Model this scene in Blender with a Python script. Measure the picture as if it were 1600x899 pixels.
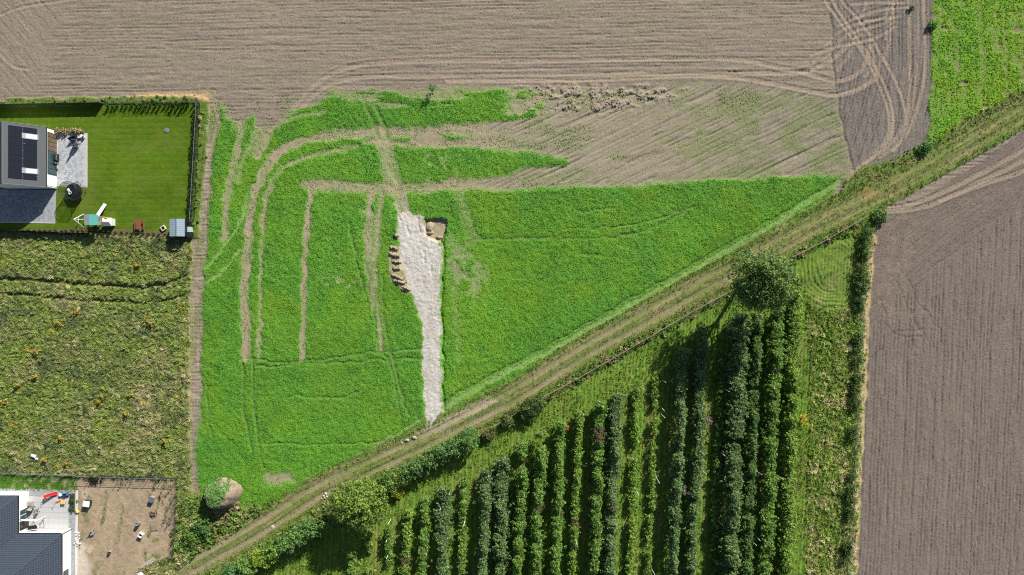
import bpy, math, numpy as np
from mathutils import Vector, Matrix

# ------------------------------------------------------------------ clear
for o in list(bpy.data.objects):
    bpy.data.objects.remove(o, do_unlink=True)
SC = bpy.context.scene
COL = SC.collection
R = math.radians
S = 0.1156            # metres of ground per photograph pixel (fence bays of 2.5 m fix it)
H = 120.0             # height of the drone
rng = np.random.default_rng(11)

# ------------------------------------------------------------------ camera, light
cam = bpy.data.cameras.new('camera'); camo = bpy.data.objects.new('camera', cam); COL.objects.link(camo)
camo.location = (0, 0, H); camo.rotation_euler = (0, 0, 0)
cam.sensor_width = 36; cam.sensor_fit = 'HORIZONTAL'
cam.lens = 36 * H / (1600 * S)
cam.clip_start = 1; cam.clip_end = 20000
SC.camera = camo

SUN_EL = 29.0
SDX, SDY = 0.53, 0.848                      # towards the sun on the ground
AZ = math.atan2(SDX, SDY)                   # clockwise from +Y
w = bpy.data.worlds.new('World'); SC.world = w; w.use_nodes = True
nt = w.node_tree; nt.nodes.clear()
sky = nt.nodes.new('ShaderNodeTexSky'); sky.sky_type = 'NISHITA'; sky.sun_disc = False
sky.sun_elevation = R(SUN_EL); sky.sun_rotation = AZ
bg = nt.nodes.new('ShaderNodeBackground'); bg.inputs[1].default_value = 0.055
wo = nt.nodes.new('ShaderNodeOutputWorld')
nt.links.new(sky.outputs[0], bg.inputs[0]); nt.links.new(bg.outputs[0], wo.inputs[0])
sl = bpy.data.lights.new('sun', 'SUN'); sl.energy = 5.0; sl.angle = R(0.5); sl.color = (1, 0.95, 0.86)
so = bpy.data.objects.new('sun', sl); COL.objects.link(so)
d = Vector((-SDX * math.cos(R(SUN_EL)), -SDY * math.cos(R(SUN_EL)), -math.sin(R(SUN_EL))))
so.rotation_euler = d.to_track_quat('-Z', 'Y').to_euler(); so.location = (60, 90, 80)
SC.view_settings.view_transform = 'Standard'; SC.view_settings.look = 'None'
SC.view_settings.exposure = 0.62; SC.view_settings.gamma = 1
SC.cycles.filter_width = 1.1
SC.cycles.use_denoising = False
SC.cycles.max_bounces = 4; SC.cycles.diffuse_bounces = 2; SC.cycles.transparent_max_bounces = 6
SC.cycles.sample_clamp_indirect = 3

# ------------------------------------------------------------------ helpers
def W(u, v, z=0.0):
    """ground-plan pixel -> world metres"""
    return np.array(((u - 800) * S, (449.5 - v) * S, z))
def lift(u, v, z):
    """where a point seen at (u,v) that is z metres up stands on the plan"""
    f = (H - z) / H
    return (800 + (u - 800) * f, 449.5 + (v - 449.5) * f)

def tag(o, label=None, cat=None, group=None, kind=None):
    if label: o['label'] = label
    if cat: o['category'] = cat
    if group: o['group'] = group
    if kind: o['kind'] = kind
    return o
def empty(name, loc, rz=0.0):
    o = bpy.data.objects.new(name, None); o.empty_display_size = 0.3
    o.location = loc; o.rotation_euler = (0, 0, rz); COL.objects.link(o); return o
def copy_tree(o, parent=None):
    c = o.copy(); COL.objects.link(c)
    if parent is not None: c.parent = parent
    for ch in list(o.children): copy_tree(ch, c)
    return c

class MB:
    def __init__(s): s.v = []; s.f = []
    def add(s, vs, fs):
        b = len(s.v); s.v += [tuple(map(float, p)) for p in vs]; s.f += [tuple(b + i for i in f) for f in fs]; return s
    def box(s, c, size, rz=0, rx=0, ry=0, taper=1.0):
        x, y, z = [q / 2 for q in size]
        vs = [(-x, -y, -z), (x, -y, -z), (x, y, -z), (-x, y, -z), (-x * taper, -y * taper, z), (x * taper, -y * taper, z), (x * taper, y * taper, z), (-x * taper, y * taper, z)]
        m = Matrix.Translation(Vector(c)) @ Matrix.Rotation(rz, 4, 'Z') @ Matrix.Rotation(ry, 4, 'Y') @ Matrix.Rotation(rx, 4, 'X')
        return s.add([m @ Vector(p) for p in vs], [(0, 3, 2, 1), (4, 5, 6, 7), (0, 1, 5, 4), (1, 2, 6, 5), (2, 3, 7, 6), (3, 0, 4, 7)])
    def tube(s, p0, p1, r0, r1=None, n=7, caps=True):
        r1 = r0 if r1 is None else r1
        p0 = Vector(p0); p1 = Vector(p1); q = (p1 - p0).to_track_quat('Z', 'Y'); vs = []
        for p, r in ((p0, r0), (p1, r1)):
            for k in range(n):
                a = 2 * math.pi * k / n; vs.append(p + q @ Vector((r * math.cos(a), r * math.sin(a), 0)))
        fs = [(k, (k + 1) % n, n + (k + 1) % n, n + k) for k in range(n)]
        if caps: fs += [tuple(range(n))[::-1], tuple(range(n, 2 * n))]
        return s.add(vs, fs)
    def prism(s, poly, z0, z1):
        n = len(poly)
        a = sum(poly[i][0] * poly[(i + 1) % n][1] - poly[(i + 1) % n][0] * poly[i][1] for i in range(n))
        if a < 0: poly = poly[::-1]
        vs = [(p[0], p[1], z0) for p in poly] + [(p[0], p[1], z1) for p in poly]
        return s.add(vs, [tuple(range(n))[::-1], tuple(range(n, 2 * n))] + [(k, (k + 1) % n, n + (k + 1) % n, n + k) for k in range(n)])
    def lathe(s, c, prof, n=14, cap=True):
        vs = []; fs = []
        for (r, z) in prof:
            for k in range(n):
                a = 2 * math.pi * k / n; vs.append((c[0] + r * math.cos(a), c[1] + r * math.sin(a), c[2] + z))
        for i in range(len(prof) - 1):
            for k in range(n):
                fs.append((i * n + k, i * n + (k + 1) % n, (i + 1) * n + (k + 1) % n, (i + 1) * n + k))
        if cap: fs.append(tuple(range((len(prof) - 1) * n, len(prof) * n)))
        return s.add(vs, fs)
    def build(s, name, mat, parent=None, bevel=0.0, smooth=False):
        me = bpy.data.meshes.new(name); me.from_pydata(s.v, [], s.f); me.update()
        if mat: me.materials.append(mat)
        if smooth: me.polygons.foreach_set('use_smooth', [True] * len(me.polygons))
        o = bpy.data.objects.new(name, me); COL.objects.link(o)
        if parent is not None: o.parent = parent
        if bevel:
            b = o.modifiers.new('bevel', 'BEVEL'); b.width = bevel; b.segments = 1; b.limit_method = 'ANGLE'
        return o

def np_mesh(name, verts, quads, mat=None, parent=None, cols=None, smooth=False, colname='tint'):
    me = bpy.data.meshes.new(name); nv, nq = len(verts), len(quads); k = quads.shape[1]
    me.vertices.add(nv); me.vertices.foreach_set('co', np.ascontiguousarray(verts, dtype=np.float32).ravel())
    me.loops.add(nq * k); me.loops.foreach_set('vertex_index', np.ascontiguousarray(quads, dtype=np.int32).ravel())
    me.polygons.add(nq); me.polygons.foreach_set('loop_start', np.arange(0, nq * k, k, dtype=np.int32))
    me.polygons.foreach_set('loop_total', np.full(nq, k, dtype=np.int32))
    if smooth: me.polygons.foreach_set('use_smooth', np.ones(nq, dtype=bool))
    if cols is not None:
        a = me.attributes.new(colname, 'FLOAT_COLOR', 'POINT')
        c4 = np.ones((nv, 4), dtype=np.float32); c4[:, :3] = cols; a.data.foreach_set('color', c4.ravel())
    me.update(); me.validate()
    if mat: me.materials.append(mat)
    o = bpy.data.objects.new(name, me); COL.objects.link(o)
    if parent is not None: o.parent = parent
    return o

# ------------------------------------------------------------------ materials
def mat_base(name):
    m = bpy.data.materials.new(name); m.use_nodes = True
    return m, m.node_tree, m.node_tree.nodes['Principled BSDF']
def mat(name, col, rough=0.7, metal=0.0, var=0.12, scale=3.0, bump=0.0, spec=0.5):
    m, t, p = mat_base(name)
    tc = t.nodes.new('ShaderNodeTexCoord'); n = t.nodes.new('ShaderNodeTexNoise'); n.inputs['Scale'].default_value = scale
    n.inputs['Detail'].default_value = 5; n.inputs['Roughness'].default_value = 0.65
    t.links.new(tc.outputs['Object'], n.inputs['Vector'])
    mr = t.nodes.new('ShaderNodeMapRange'); mr.inputs['From Min'].default_value = 0.25; mr.inputs['From Max'].default_value = 0.75
    mr.inputs['To Min'].default_value = 1 - var * 1.6; mr.inputs['To Max'].default_value = 1 + var
    t.links.new(n.outputs[0], mr.inputs[0])
    mx = t.nodes.new('ShaderNodeVectorMath'); mx.operation = 'SCALE'; mx.inputs[0].default_value = col
    t.links.new(mr.outputs[0], mx.inputs['Scale']); t.links.new(mx.outputs[0], p.inputs['Base Color'])
    p.inputs['Roughness'].default_value = rough; p.inputs['Metallic'].default_value = metal; p.inputs['Specular IOR Level'].default_value = spec
    if bump:
        b = t.nodes.new('ShaderNodeBump'); b.inputs['Strength'].default_value = bump; b.inputs['Distance'].default_value = 0.03
        t.links.new(n.outputs[0], b.inputs['Height']); t.links.new(b.outputs[0], p.inputs['Normal'])
    return m
def mat_ground(name, lo=0.7, hi=1.3, scale=4.5, bump=0.5, dist=0.06, rough=0.95):
    """surface colour laid down per vertex, broken up by fine grain"""
    m, t, p = mat_base(name)
    at = t.nodes.new('ShaderNodeAttribute'); at.attribute_name = 'tint'
    tc = t.nodes.new('ShaderNodeTexCoord')
    n = t.nodes.new('ShaderNodeTexNoise'); n.inputs['Scale'].default_value = scale; n.inputs['Detail'].default_value = 4; n.inputs['Roughness'].default_value = 0.7
    t.links.new(tc.outputs['Object'], n.inputs['Vector'])
    mr = t.nodes.new('ShaderNodeMapRange'); mr.inputs['From Min'].default_value = 0.3; mr.inputs['From Max'].default_value = 0.7
    mr.inputs['To Min'].default_value = lo; mr.inputs['To Max'].default_value = hi
    t.links.new(n.outputs[0], mr.inputs[0])
    mx = t.nodes.new('ShaderNodeVectorMath'); mx.operation = 'SCALE'
    t.links.new(at.outputs['Color'], mx.inputs[0]); t.links.new(mr.outputs[0], mx.inputs['Scale'])
    t.links.new(mx.outputs[0], p.inputs['Base Color'])
    p.inputs['Roughness'].default_value = rough; p.inputs['Specular IOR Level'].default_value = 0.1
    b = t.nodes.new('ShaderNodeBump'); b.inputs['Strength'].default_value = bump; b.inputs['Distance'].default_value = dist
    t.links.new(n.outputs[0], b.inputs['Height']); t.links.new(b.outputs[0], p.inputs['Normal'])
    return m
def mat_leaf(name, inst=False, transl=0.33, rough=0.55, spec=0.25):
    m, t, p = mat_base(name)
    at = t.nodes.new('ShaderNodeAttribute'); at.attribute_name = 'tint'
    at.attribute_type = 'INSTANCER' if inst else 'GEOMETRY'
    p.inputs['Roughness'].default_value = rough; p.inputs['Specular IOR Level'].default_value = spec
    t.links.new(at.outputs['Color'], p.inputs['Base Color'])
    tr = t.nodes.new('ShaderNodeBsdfTranslucent'); mixs = t.nodes.new('ShaderNodeMixShader'); mixs.inputs[0].default_value = transl
    t.links.new(at.outputs['Color'], tr.inputs[0])
    out = t.nodes['Material Output']
    t.links.new(p.outputs[0], mixs.inputs[1]); t.links.new(tr.outputs[0], mixs.inputs[2]); t.links.new(mixs.outputs[0], out.inputs[0])
    return m
LEAF_I = mat_leaf('scattered_leaf', True); LEAF = mat_leaf('leaf')
BARK = mat('bark', (0.09, 0.065, 0.045), 0.9, bump=0.6, scale=8)

# ------------------------------------------------------------------ noise on the plan
_T = np.random.default_rng(5).random((256, 256)).astype(np.float32)
def vn(x, y, seed=0):
    x = np.asarray(x, dtype=np.float32) + seed * 17.37; y = np.asarray(y, dtype=np.float32) + seed * 41.91
    xi = np.floor(x); yi = np.floor(y); fx = x - xi; fy = y - yi
    fx = fx * fx * (3 - 2 * fx); fy = fy * fy * (3 - 2 * fy)
    xi = xi.astype(np.int64); yi = yi.astype(np.int64)
    x0 = xi & 255; x1 = (xi + 1) & 255; y0 = yi & 255; y1 = (yi + 1) & 255
    a = _T[y0, x0]; b = _T[y0, x1]; c = _T[y1, x0]; e = _T[y1, x1]
    return (a + (b - a) * fx) * (1 - fy) + (c + (e - c) * fx) * fy
def fbm(x, y, seed=0, oct=4, g=0.5):
    s = 0; a = 1; tot = 0
    for k in range(oct):
        s = s + a * vn(x * 2 ** k, y * 2 ** k, seed + 3 * k); tot += a; a *= g
    return s / tot
def sstep(a, b, x):
    t = np.clip((x - a) / (b - a), 0, 1); return t * t * (3 - 2 * t)

def groove(f, along, pitch, seed, wid=1.0, thr=.40):
    """single plough lines, each with its own strength and its own breaks"""
    q = (f + 2.2 * (vn(along / 60, f / 40, seed) - 0.5)) / pitch; k = np.floor(q + .5); fr = (q - k) * pitch
    s_ = np.clip((vn(k * 1.73, along / 110, seed + 2) - thr) * 3.2, 0, 1) * (0.55 + 0.45 * sstep(.3, .6, vn(k * 2.31, along / 22, seed + 4)))
    return s_ * np.exp(-(fr / wid) ** 2)
STEP = 1.6
US = np.arange(-66, 1667, STEP); VS = np.arange(-60, 961, STEP)
NU, NV = len(US), len(VS)
U, V = np.meshgrid(US, VS); U = U.astype(np.float32); V = V.astype(np.float32)   # rows = v
wx = (fbm(U / 14, V / 14, 1, 3) - 0.5) * 9; wy = (fbm(U / 14, V / 14, 2, 3) - 0.5) * 9
UW = U + wx; VW = V + wy                                     # frayed coordinates
NZ = rng.random(U.shape).astype(np.float32) - 0.5
F1 = fbm(U / 5, V / 5, 9, 3) - 0.5
F2 = fbm(U / 30, V / 30, 12, 4) - 0.5
F3 = fbm(U / 110, V / 110, 14, 3) - 0.5

def smooth(pts, n=6):
    pts = np.array(pts, dtype=float); out = []
    P = np.vstack([2 * pts[0] - pts[1], pts, 2 * pts[-1] - pts[-2]])
    for i in range(1, len(P) - 2):
        p0, p1, p2, p3 = P[i - 1:i + 3]
        for k in range(n):
            t = k / n
            out.append(0.5 * ((2 * p1) + (-p0 + p2) * t + (2 * p0 - 5 * p1 + 4 * p2 - p3) * t * t + (-p0 + 3 * p1 - 3 * p2 + p3) * t ** 3))
    out.append(pts[-1]); return np.array(out)
def win(x0, x1, y0, y1):
    i0 = max(0, int((x0 - US[0]) / STEP)); i1 = min(NU, int((x1 - US[0]) / STEP) + 2)
    j0 = max(0, int((y0 - VS[0]) / STEP)); j1 = min(NV, int((y1 - VS[0]) / STEP) + 2)
    return slice(j0, max(j0, j1)), slice(i0, max(i0, i1))
def line_field(pts, reach, warped=False, n=6):
    """signed distance to a smoothed line, arc length along it"""
    p = smooth(pts, n) if n > 1 else np.array(pts, float)
    Sd = np.full(U.shape, 1e6, np.float32); T = np.zeros(U.shape, np.float32); L = 0
    X, Y = (UW, VW) if warped else (U, V)
    for a, b in zip(p[:-1], p[1:]):
        dx, dy = b - a; l2 = dx * dx + dy * dy; l = math.sqrt(l2)
        if l < 1e-6: continue
        s = win(min(a[0], b[0]) - reach - 6, max(a[0], b[0]) + reach + 6, min(a[1], b[1]) - reach - 6, max(a[1], b[1]) + reach + 6)
        x = X[s] - a[0]; y = Y[s] - a[1]
        t = np.clip((x * dx + y * dy) / l2, 0, 1)
        dd = np.hypot(x - t * dx, y - t * dy); sg = np.sign(dx * y - dy * x)
        m = dd < np.abs(Sd[s])
        Sd[s] = np.where(m, dd * np.where(sg == 0, 1, sg), Sd[s]); T[s] = np.where(m, L + t * l, T[s]); L += l
    return Sd, T
def poly_sd(pts, margin=30, warped=True):
    """negative inside"""
    p = np.array(pts, float); X, Y = (UW, VW) if warped else (U, V)
    D = np.full(U.shape, 1e6, np.float32)
    s = win(p[:, 0].min() - margin, p[:, 0].max() + margin, p[:, 1].min() - margin, p[:, 1].max() + margin)
    x = X[s]; y = Y[s]; inside = np.zeros(x.shape, bool); dm = np.full(x.shape, 1e6, np.float32)
    for a, b in zip(p, np.roll(p, -1, 0)):
        dx, dy = b - a; l2 = dx * dx + dy * dy + 1e-9
        t = np.clip(((x - a[0]) * dx + (y - a[1]) * dy) / l2, 0, 1)
        dm = np.minimum(dm, np.hypot(x - a[0] - t * dx, y - a[1] - t * dy))
        c = ((a[1] > y) != (b[1] > y)) & (x < (b[0] - a[0]) * (y - a[1]) / (b[1] - a[1] + 1e-12) + a[0]); inside ^= c
    D[s] = np.where(inside, -dm, dm); return D
def inside(pts, soft=2.0, warped=True):
    return sstep(soft, -soft, poly_sd(pts, 30, warped))
def near(pts, hw, soft=2.0, warped=True):
    Sd, _ = line_field(pts, hw + soft + 4, warped)
    return sstep(hw + soft, hw - soft, np.abs(Sd))

# ------------------------------------------------------------------ the lie of the land
C = np.zeros(U.shape + (3,), np.float32); Z = np.zeros(U.shape, np.float32)
REG = np.ones(U.shape, np.int32)
def paint(mask, col):
    global C
    C += mask[..., None] * (np.asarray(col, np.float32) - C)
def furrow(f, along, pitch, seed):
    """broken plough lines: f runs across the lines, along runs with them"""
    q = (f + 1.4 * (vn(along / 45, f / 25, seed) - 0.5)) / pitch
    return fbm(along / 26, q, seed + 1, 3, 0.6) - 0.5, sstep(0.70, 0.84, vn(along / 120, q * 0.75, seed + 5)) * sstep(0.25, 0.6, vn(along / 18, q * 0.75, seed + 8))

# tilled land to the north
SOIL = np.array((0.254, 0.210, 0.166)); SOILD = np.array((0.186, 0.163, 0.143))
paint(np.ones(U.shape, np.float32), SOIL)
arcm = sstep(110, 55, U + 0.35 * (V - 60)) * sstep(175, 130, V)
fa, da = furrow(V + 0.015 * U, U, 2.6, 20)
fb, db = furrow((U * 0.75 - V * 0.66), (U * 0.66 + V * 0.75), 2.4, 30)
Z += (1 - arcm) * (0.15 * fa - 0.04 * da) + arcm * (0.11 * fb - 0.03 * db)
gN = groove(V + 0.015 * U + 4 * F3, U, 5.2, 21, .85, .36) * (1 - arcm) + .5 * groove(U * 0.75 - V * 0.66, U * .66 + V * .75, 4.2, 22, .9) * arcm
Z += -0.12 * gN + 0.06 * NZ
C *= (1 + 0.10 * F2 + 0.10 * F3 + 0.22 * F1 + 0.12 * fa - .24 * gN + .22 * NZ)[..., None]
paint(0.18 * sstep(0.50, 0.68, fbm(U / 60, V / 9, 44, 4)), (0.22, 0.24, 0.12))     # a breath of weeds
# weedy bare tongue that reaches into the crop
BARE = [(860, 138), (1060, 135), (1130, 130), (1210, 136), (1305, 150), (1318, 200), (1330, 255), (1316, 277), (1100, 284), (960, 292), (820, 300), (640, 300), (560, 240), (600, 205), (760, 198)]
bare = inside(BARE, 6)
fd, dd_ = furrow(V + 0.48 * U, U - 0.3 * V, 3.0, 50)
Z = Z * (1 - bare) + bare * (0.13 * fd - 0.14 * dd_)
paint(bare, np.array((0.246, 0.220, 0.160)))
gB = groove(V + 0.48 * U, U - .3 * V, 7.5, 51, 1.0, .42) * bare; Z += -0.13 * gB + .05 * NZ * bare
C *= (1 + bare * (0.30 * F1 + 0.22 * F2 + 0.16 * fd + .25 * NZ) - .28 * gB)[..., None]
paint(bare * 0.62 * sstep(0.42, 0.66, fbm(U / 34, V / 16, 61, 5)), (0.165, 0.205, 0.075))
paint(bare * 0.35 * sstep(1320, 900, U), (0.36, 0.31, 0.22))
# clods thrown up beside the lane
clod = inside([(800, 138), (870, 132), (1010, 132), (1075, 140), (1040, 158), (985, 172), (930, 178), (880, 172), (850, 160)], 10) * sstep(0.44, 0.60, fbm(U / 9, V / 6, 70, 3))
Z += clod * (0.4 * np.abs(F1) + 0.14); paint(clod * 0.7, (0.345, 0.28, 0.215))
# darker headland along the eastern side
HEAD = [(1296, -70), (1457, -70), (1459, 0), (1455, 140), (1450, 228), (1400, 250), (1335, 268), (1326, 235), (1313, 170), (1302, 90)]
hd = inside(HEAD, 1.5, False)
fh, dh = furrow(U + 0.12 * np.maximum(V - 120, 0) - 1.2e-3 * V * V * 0.3, V, 2.8, 80)
Z = Z * (1 - hd) + hd * (0.15 * fh - 0.05 * dh)
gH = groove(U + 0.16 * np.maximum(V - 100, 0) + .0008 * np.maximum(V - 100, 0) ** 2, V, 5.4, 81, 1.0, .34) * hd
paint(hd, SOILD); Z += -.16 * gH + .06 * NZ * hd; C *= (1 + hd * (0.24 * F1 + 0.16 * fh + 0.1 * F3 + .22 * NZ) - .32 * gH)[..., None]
paint(near([(1298, -60), (1302, 90), (1313, 170), (1326, 235), (1334, 268)], 1.2, 1), (0.16, 0.13, 0.10))
Z -= 0.12 * near([(1298, -60), (1302, 90), (1313, 170), (1326, 235), (1334, 268)], 1.2, 1.2)
# tilled land to the east
EAST = [(1372, 332), (1430, 318), (1520, 262), (1600, 205), (1720, 130), (1720, 980), (1322, 980), (1334, 899), (1352, 560), (1364, 400)]
ea = inside(EAST, 2.0)
REG[(ea > 0.5)] = 10
lower = sstep(-12, 12, (V - 310) - (1600 - U) * 0.80 + 30 * F2)
fe, de = furrow(U + 0.045 * V, V, 2.6, 90)
fg, dg = furrow(V + 0.78 * U, U - 0.6 * V, 2.8, 100)
ze = lower * (0.13 * fe - 0.05 * de) + (1 - lower) * (0.11 * fg - 0.07 * dg)
Z = Z * (1 - ea) + ea * ze
paint(ea, np.array((0.186, 0.155, 0.129))); paint(ea * (1 - lower) * 0.5, (0.172, 0.140, 0.117))
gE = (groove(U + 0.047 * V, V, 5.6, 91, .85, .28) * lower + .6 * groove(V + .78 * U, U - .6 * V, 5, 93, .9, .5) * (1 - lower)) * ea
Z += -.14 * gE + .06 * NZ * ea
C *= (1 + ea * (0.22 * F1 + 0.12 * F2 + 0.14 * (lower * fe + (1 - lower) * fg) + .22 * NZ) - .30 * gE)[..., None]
paint(ea * 0.28 * near([(1395, 330), (1400, 400), (1385, 470)], 26, 20) * sstep(0.5, 0.62, fbm(U / 6, V / 6, 73, 3)), (0.34, 0.245, 0.17))
for l in ([(1420, 438), (1438, 476), (1472, 518)], [(1400, 440), (1428, 500), (1450, 530)], [(1375, 470), (1395, 520), (1440, 525)], [(1362, 560), (1400, 520), (1445, 515)]):
    m = near(l, .8, 1.1); Z -= 0.09 * m; C *= (1 - .22 * m)[..., None]
for l in ([(1600, 305), (1520, 372), (1450, 425), (1395, 490)], [(1600, 262), (1530, 318), (1480, 352)]):
    m = near(l, 0.8, 1.2); Z -= 0.09 * m

# tractor wheelings
TYRE = np.array((0.315, 0.252, 0.192))
def tyre(pts, hw=3.2, amt=0.8, col=TYRE, dep=0.07, pair=0):
    lines = [pts] if not pair else [pts + np.array((0, -pair / 2)), pts + np.array((0, pair / 2))]
    for l in lines:
        Sd, T = line_field(l, hw + 6)
        m = sstep(hw + 1.6, hw - 1.2, np.abs(Sd)); rim = sstep(2.2, 0.4, np.abs(np.abs(Sd) - hw - 1.6))
        rib = 0.5 + 0.5 * np.sin(T * 2 * math.pi / 5.2 + np.sign(Sd) * 1.2 + np.abs(Sd) * 0.5)
        br = 0.75 + 0.5 * (vn(T / 30, Sd * 0, 7))
        global Z
        Z += -dep * m + 0.04 * rib * m + 0.05 * rim; paint(np.clip(m * amt * br, 0, 1), np.asarray(col) )
NT = [
 [(445, 190), (470, 155), (500, 125), (540, 106), (590, 98), (700, 94), (850, 95), (1000, 92), (1130, 92), (1180, 97), (1225, 107), (1262, 111)],
 [(470, 170), (500, 140), (540, 124), (600, 119), (760, 118), (900, 116), (1050, 114), (1180, 114), (1252, 112), (1285, 101), (1315, 80), (1345, 52)],
 [(700, 126), (900, 124), (1060, 118), (1140, 120), (1190, 127), (1225, 134), (1270, 143), (1306, 148), (1340, 140), (1366, 124)],
 [(1250, 112), (1280, 120), (1306, 126), (1335, 118), (1353, 98), (1362, 70)],
 [(1288, -40), (1291, 0), (1326, 50), (1356, 92), (1378, 140), (1390, 180), (1386, 216), (1352, 252), (1319, 277)],
 [(1298, -40), (1302, 0), (1335, 52), (1362, 92), (1386, 140), (1396, 180), (1392, 214), (1358, 250), (1325, 276)],
 [(1306, -40), (1316, 0), (1348, 36), (1376, 82), (1401, 128), (1415, 171), (1411, 200), (1386, 230), (1350, 254)],
 [(1420, -50), (1421, 0), (1423, 107), (1421, 160), (1411, 215), (1375, 245)],
 [(1443, -50), (1444, 0), (1446, 107), (1437, 160), (1421, 203), (1396, 235)],
 [(1280, 104), (1323, 54), (1387, 32), (1408, -10)], [(1272, 96), (1318, 44), (1382, 24), (1396, -14)],
 [(1330, 6), (1370, 3), (1412, 4)], [(1345, 32), (1380, 28), (1408, 24)],
 [(1385, 60), (1392, 36), (1398, 0)], [(1360, 60), (1368, 100), (1352, 118)],
 [(1432, -40), (1436, 40), (1432, 120), (1428, 170)],
 [(1268, 86), (1300, 74), (1335, 66), (1368, 58), (1400, 40)], [(1310, 40), (1350, 22), (1390, 12), (1420, 10)], [(1356, 0), (1344, 40), (1330, 80), (1310, 108)], [(1398, 6), (1392, 60), (1376, 100), (1352, 130), (1310, 146)],
]
for k, l in enumerate(NT): tyre(np.array(l, float), 2.6 if k > 3 else 3.4, 0.75 if k < 9 else 0.5)
for l in ([(1374, 326), (1430, 317), (1510, 282), (1600, 234), (1700, 180)], [(1380, 331), (1450, 321), (1530, 284), (1600, 250), (1700, 195)], [(1470, 312), (1540, 286), (1600, 266), (1700, 215)]):
    tyre(np.array(l, float), 3.4, 0.65)
tyre(np.array([(-20, 60), (5, 88), (22, 104), (45, 108)], float), 2.2, 0.6)
tyre(np.array([(-20, 32), (30, 12), (90, 2), (150, -8)], float), 2.0, 0.35)

# ---- the green crop
CROP = [(318, 168), (344, 160), (356, 186), (380, 192), (394, 182), (404, 200), (424, 203), (452, 176), (500, 160), (516, 146), (560, 142), (640, 143), (720, 139), (830, 140), (868, 150), (850, 166), (862, 178), (820, 190), (760, 196), (760, 200), (790, 214), (800, 232), (886, 251), (884, 258), (812, 262), (800, 276), (745, 287), (760, 296), (960, 292), (1100, 284), (1225, 276), (1318, 275), (1290, 312), (1150, 402), (1000, 494), (900, 556), (800, 602), (700, 652), (600, 704), (500, 756), (440, 782), (385, 792), (350, 770), (312, 770), (306, 700), (316, 560), (318, 430), (330, 300), (328, 220)]
cs = poly_sd(CROP, 40); crop = sstep(5, -5, cs + (5 * F1 + 10 * (fbm(U / 36, V / 5, 139, 3) - .5)) * sstep(300, 250, V))
crop_full = crop.copy()
def wear(m, amt=1.0):
    global crop
    crop = crop * (1 - np.clip(m * amt, 0, 1))
strips = [
 ([(385, 560), (384, 440), (391, 335), (408, 278), (428, 246), (462, 224), (510, 212), (575, 207), (660, 206), (760, 202)], 7.5, 0.95),
 ([(575, 222), (640, 226), (720, 224), (800, 221)], 5, 0.85),
 ([(406, 556), (408, 450), (411, 340), (426, 285), (452, 256), (500, 240), (560, 228)], 2.8, 0.85),
 ([(473, 560), (476, 430), (482, 330), (490, 292)], 4.5, 0.95),
 ([(478, 288), (530, 290), (600, 294), (700, 290), (800, 284)], 9.0, 0.85),
 ([(350, 372), (357, 300), (368, 245), (377, 200), (366, 180), (356, 160)], 5.5, 0.8),
 ([(404, 205), (384, 240), (372, 280)], 4.5, 0.6),
 ([(445, 170), (420, 205), (402, 240)], 9.0, 0.8),
 ([(418, 200), (450, 186), (505, 175)], 2.5, 0.7),
 ([(590, 203), (600, 240), (606, 275), (624, 310), (634, 340)], 8.5, 0.7),
 ([(604, 204), (612, 240), (622, 290), (638, 335)], 6, 0.6),
 ([(582, 296), (575, 350), (576, 410), (584, 480)], 5.5, 0.8),
 ([(596, 300), (590, 360), (586, 420), (594, 500), (598, 545)], 3.2, 0.75),
 ([(570, 330), (588, 345), (584, 400)], 9, 0.45),
 ([(705, 285), (715, 300), (740, 375)], 9, 0.4), ([(706, 370), (712, 480), (720, 560)], 6, 0.3),
]
for l, hw, a in strips:
    Sd_, T_ = line_field(l, hw + 14, True); fr_ = hw * (.85 + .5 * (fbm(T_ / 26, Sd_ * 0 + hw, 145, 3) - .3)) + 3.0 * (fbm(T_ / 18, Sd_ / 1.6, 146, 3) - .5)
    m = sstep(fr_ + 4.4, fr_ - 3.6, np.abs(Sd_)); wear(m, a * np.clip(0.28 + 1.35 * fbm(T_ / 24, Sd_ / 2.0, 147, 3), 0.3, 1.1)); gl_ = groove(Sd_ + 200, T_, 3.4, 148, .8, .45) * m; Z -= .08 * gl_
wear(inside([(500, 150), (640, 175), (700, 165), (760, 140), (700, 136), (600, 140)], 10), 0.35 * sstep(0.45, 0.6, fbm(U / 40, V / 8, 140, 3)) * 2)
wear(inside([(640, 198), (900, 186), (900, 233), (800, 238), (760, 231), (640, 231)], 7), 0.85 * sstep(0.32, 0.55, fbm(U / 60, V / 9, 141, 3)))
wear(inside([(795, 128), (900, 128), (900, 205), (790, 205)], 18), 0.9 * sstep(0.30, 0.58, fbm(U / 16, V / 9, 149, 4)))
wear(inside([(660, 240), (720, 240), (720, 285), (660, 285)], 14), 0.5 * sstep(0.5, 0.65, fbm(U / 7, V / 16, 152, 3)))
wear(inside([(690, 380), (745, 380), (770, 450), (740, 470), (700, 440)], 16), 0.55 * sstep(0.35, 0.6, fbm(U / 10, V / 10, 142, 3)))
wear(inside([(500, 430), (560, 430), (560, 455), (505, 450)], 10), 0.5 * sstep(0.45, 0.6, fbm(U / 8, V / 6, 143, 3)))
wear(inside([(408, 742), (452, 738), (462, 752), (420, 756)], 7), 0.9)
wear(inside([(328, 166), (420, 150), (440, 190), (404, 212), (330, 190)], 12), 0.45 * sstep(0.4, 0.6, fbm(U / 10, V / 30, 144, 3)))
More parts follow.
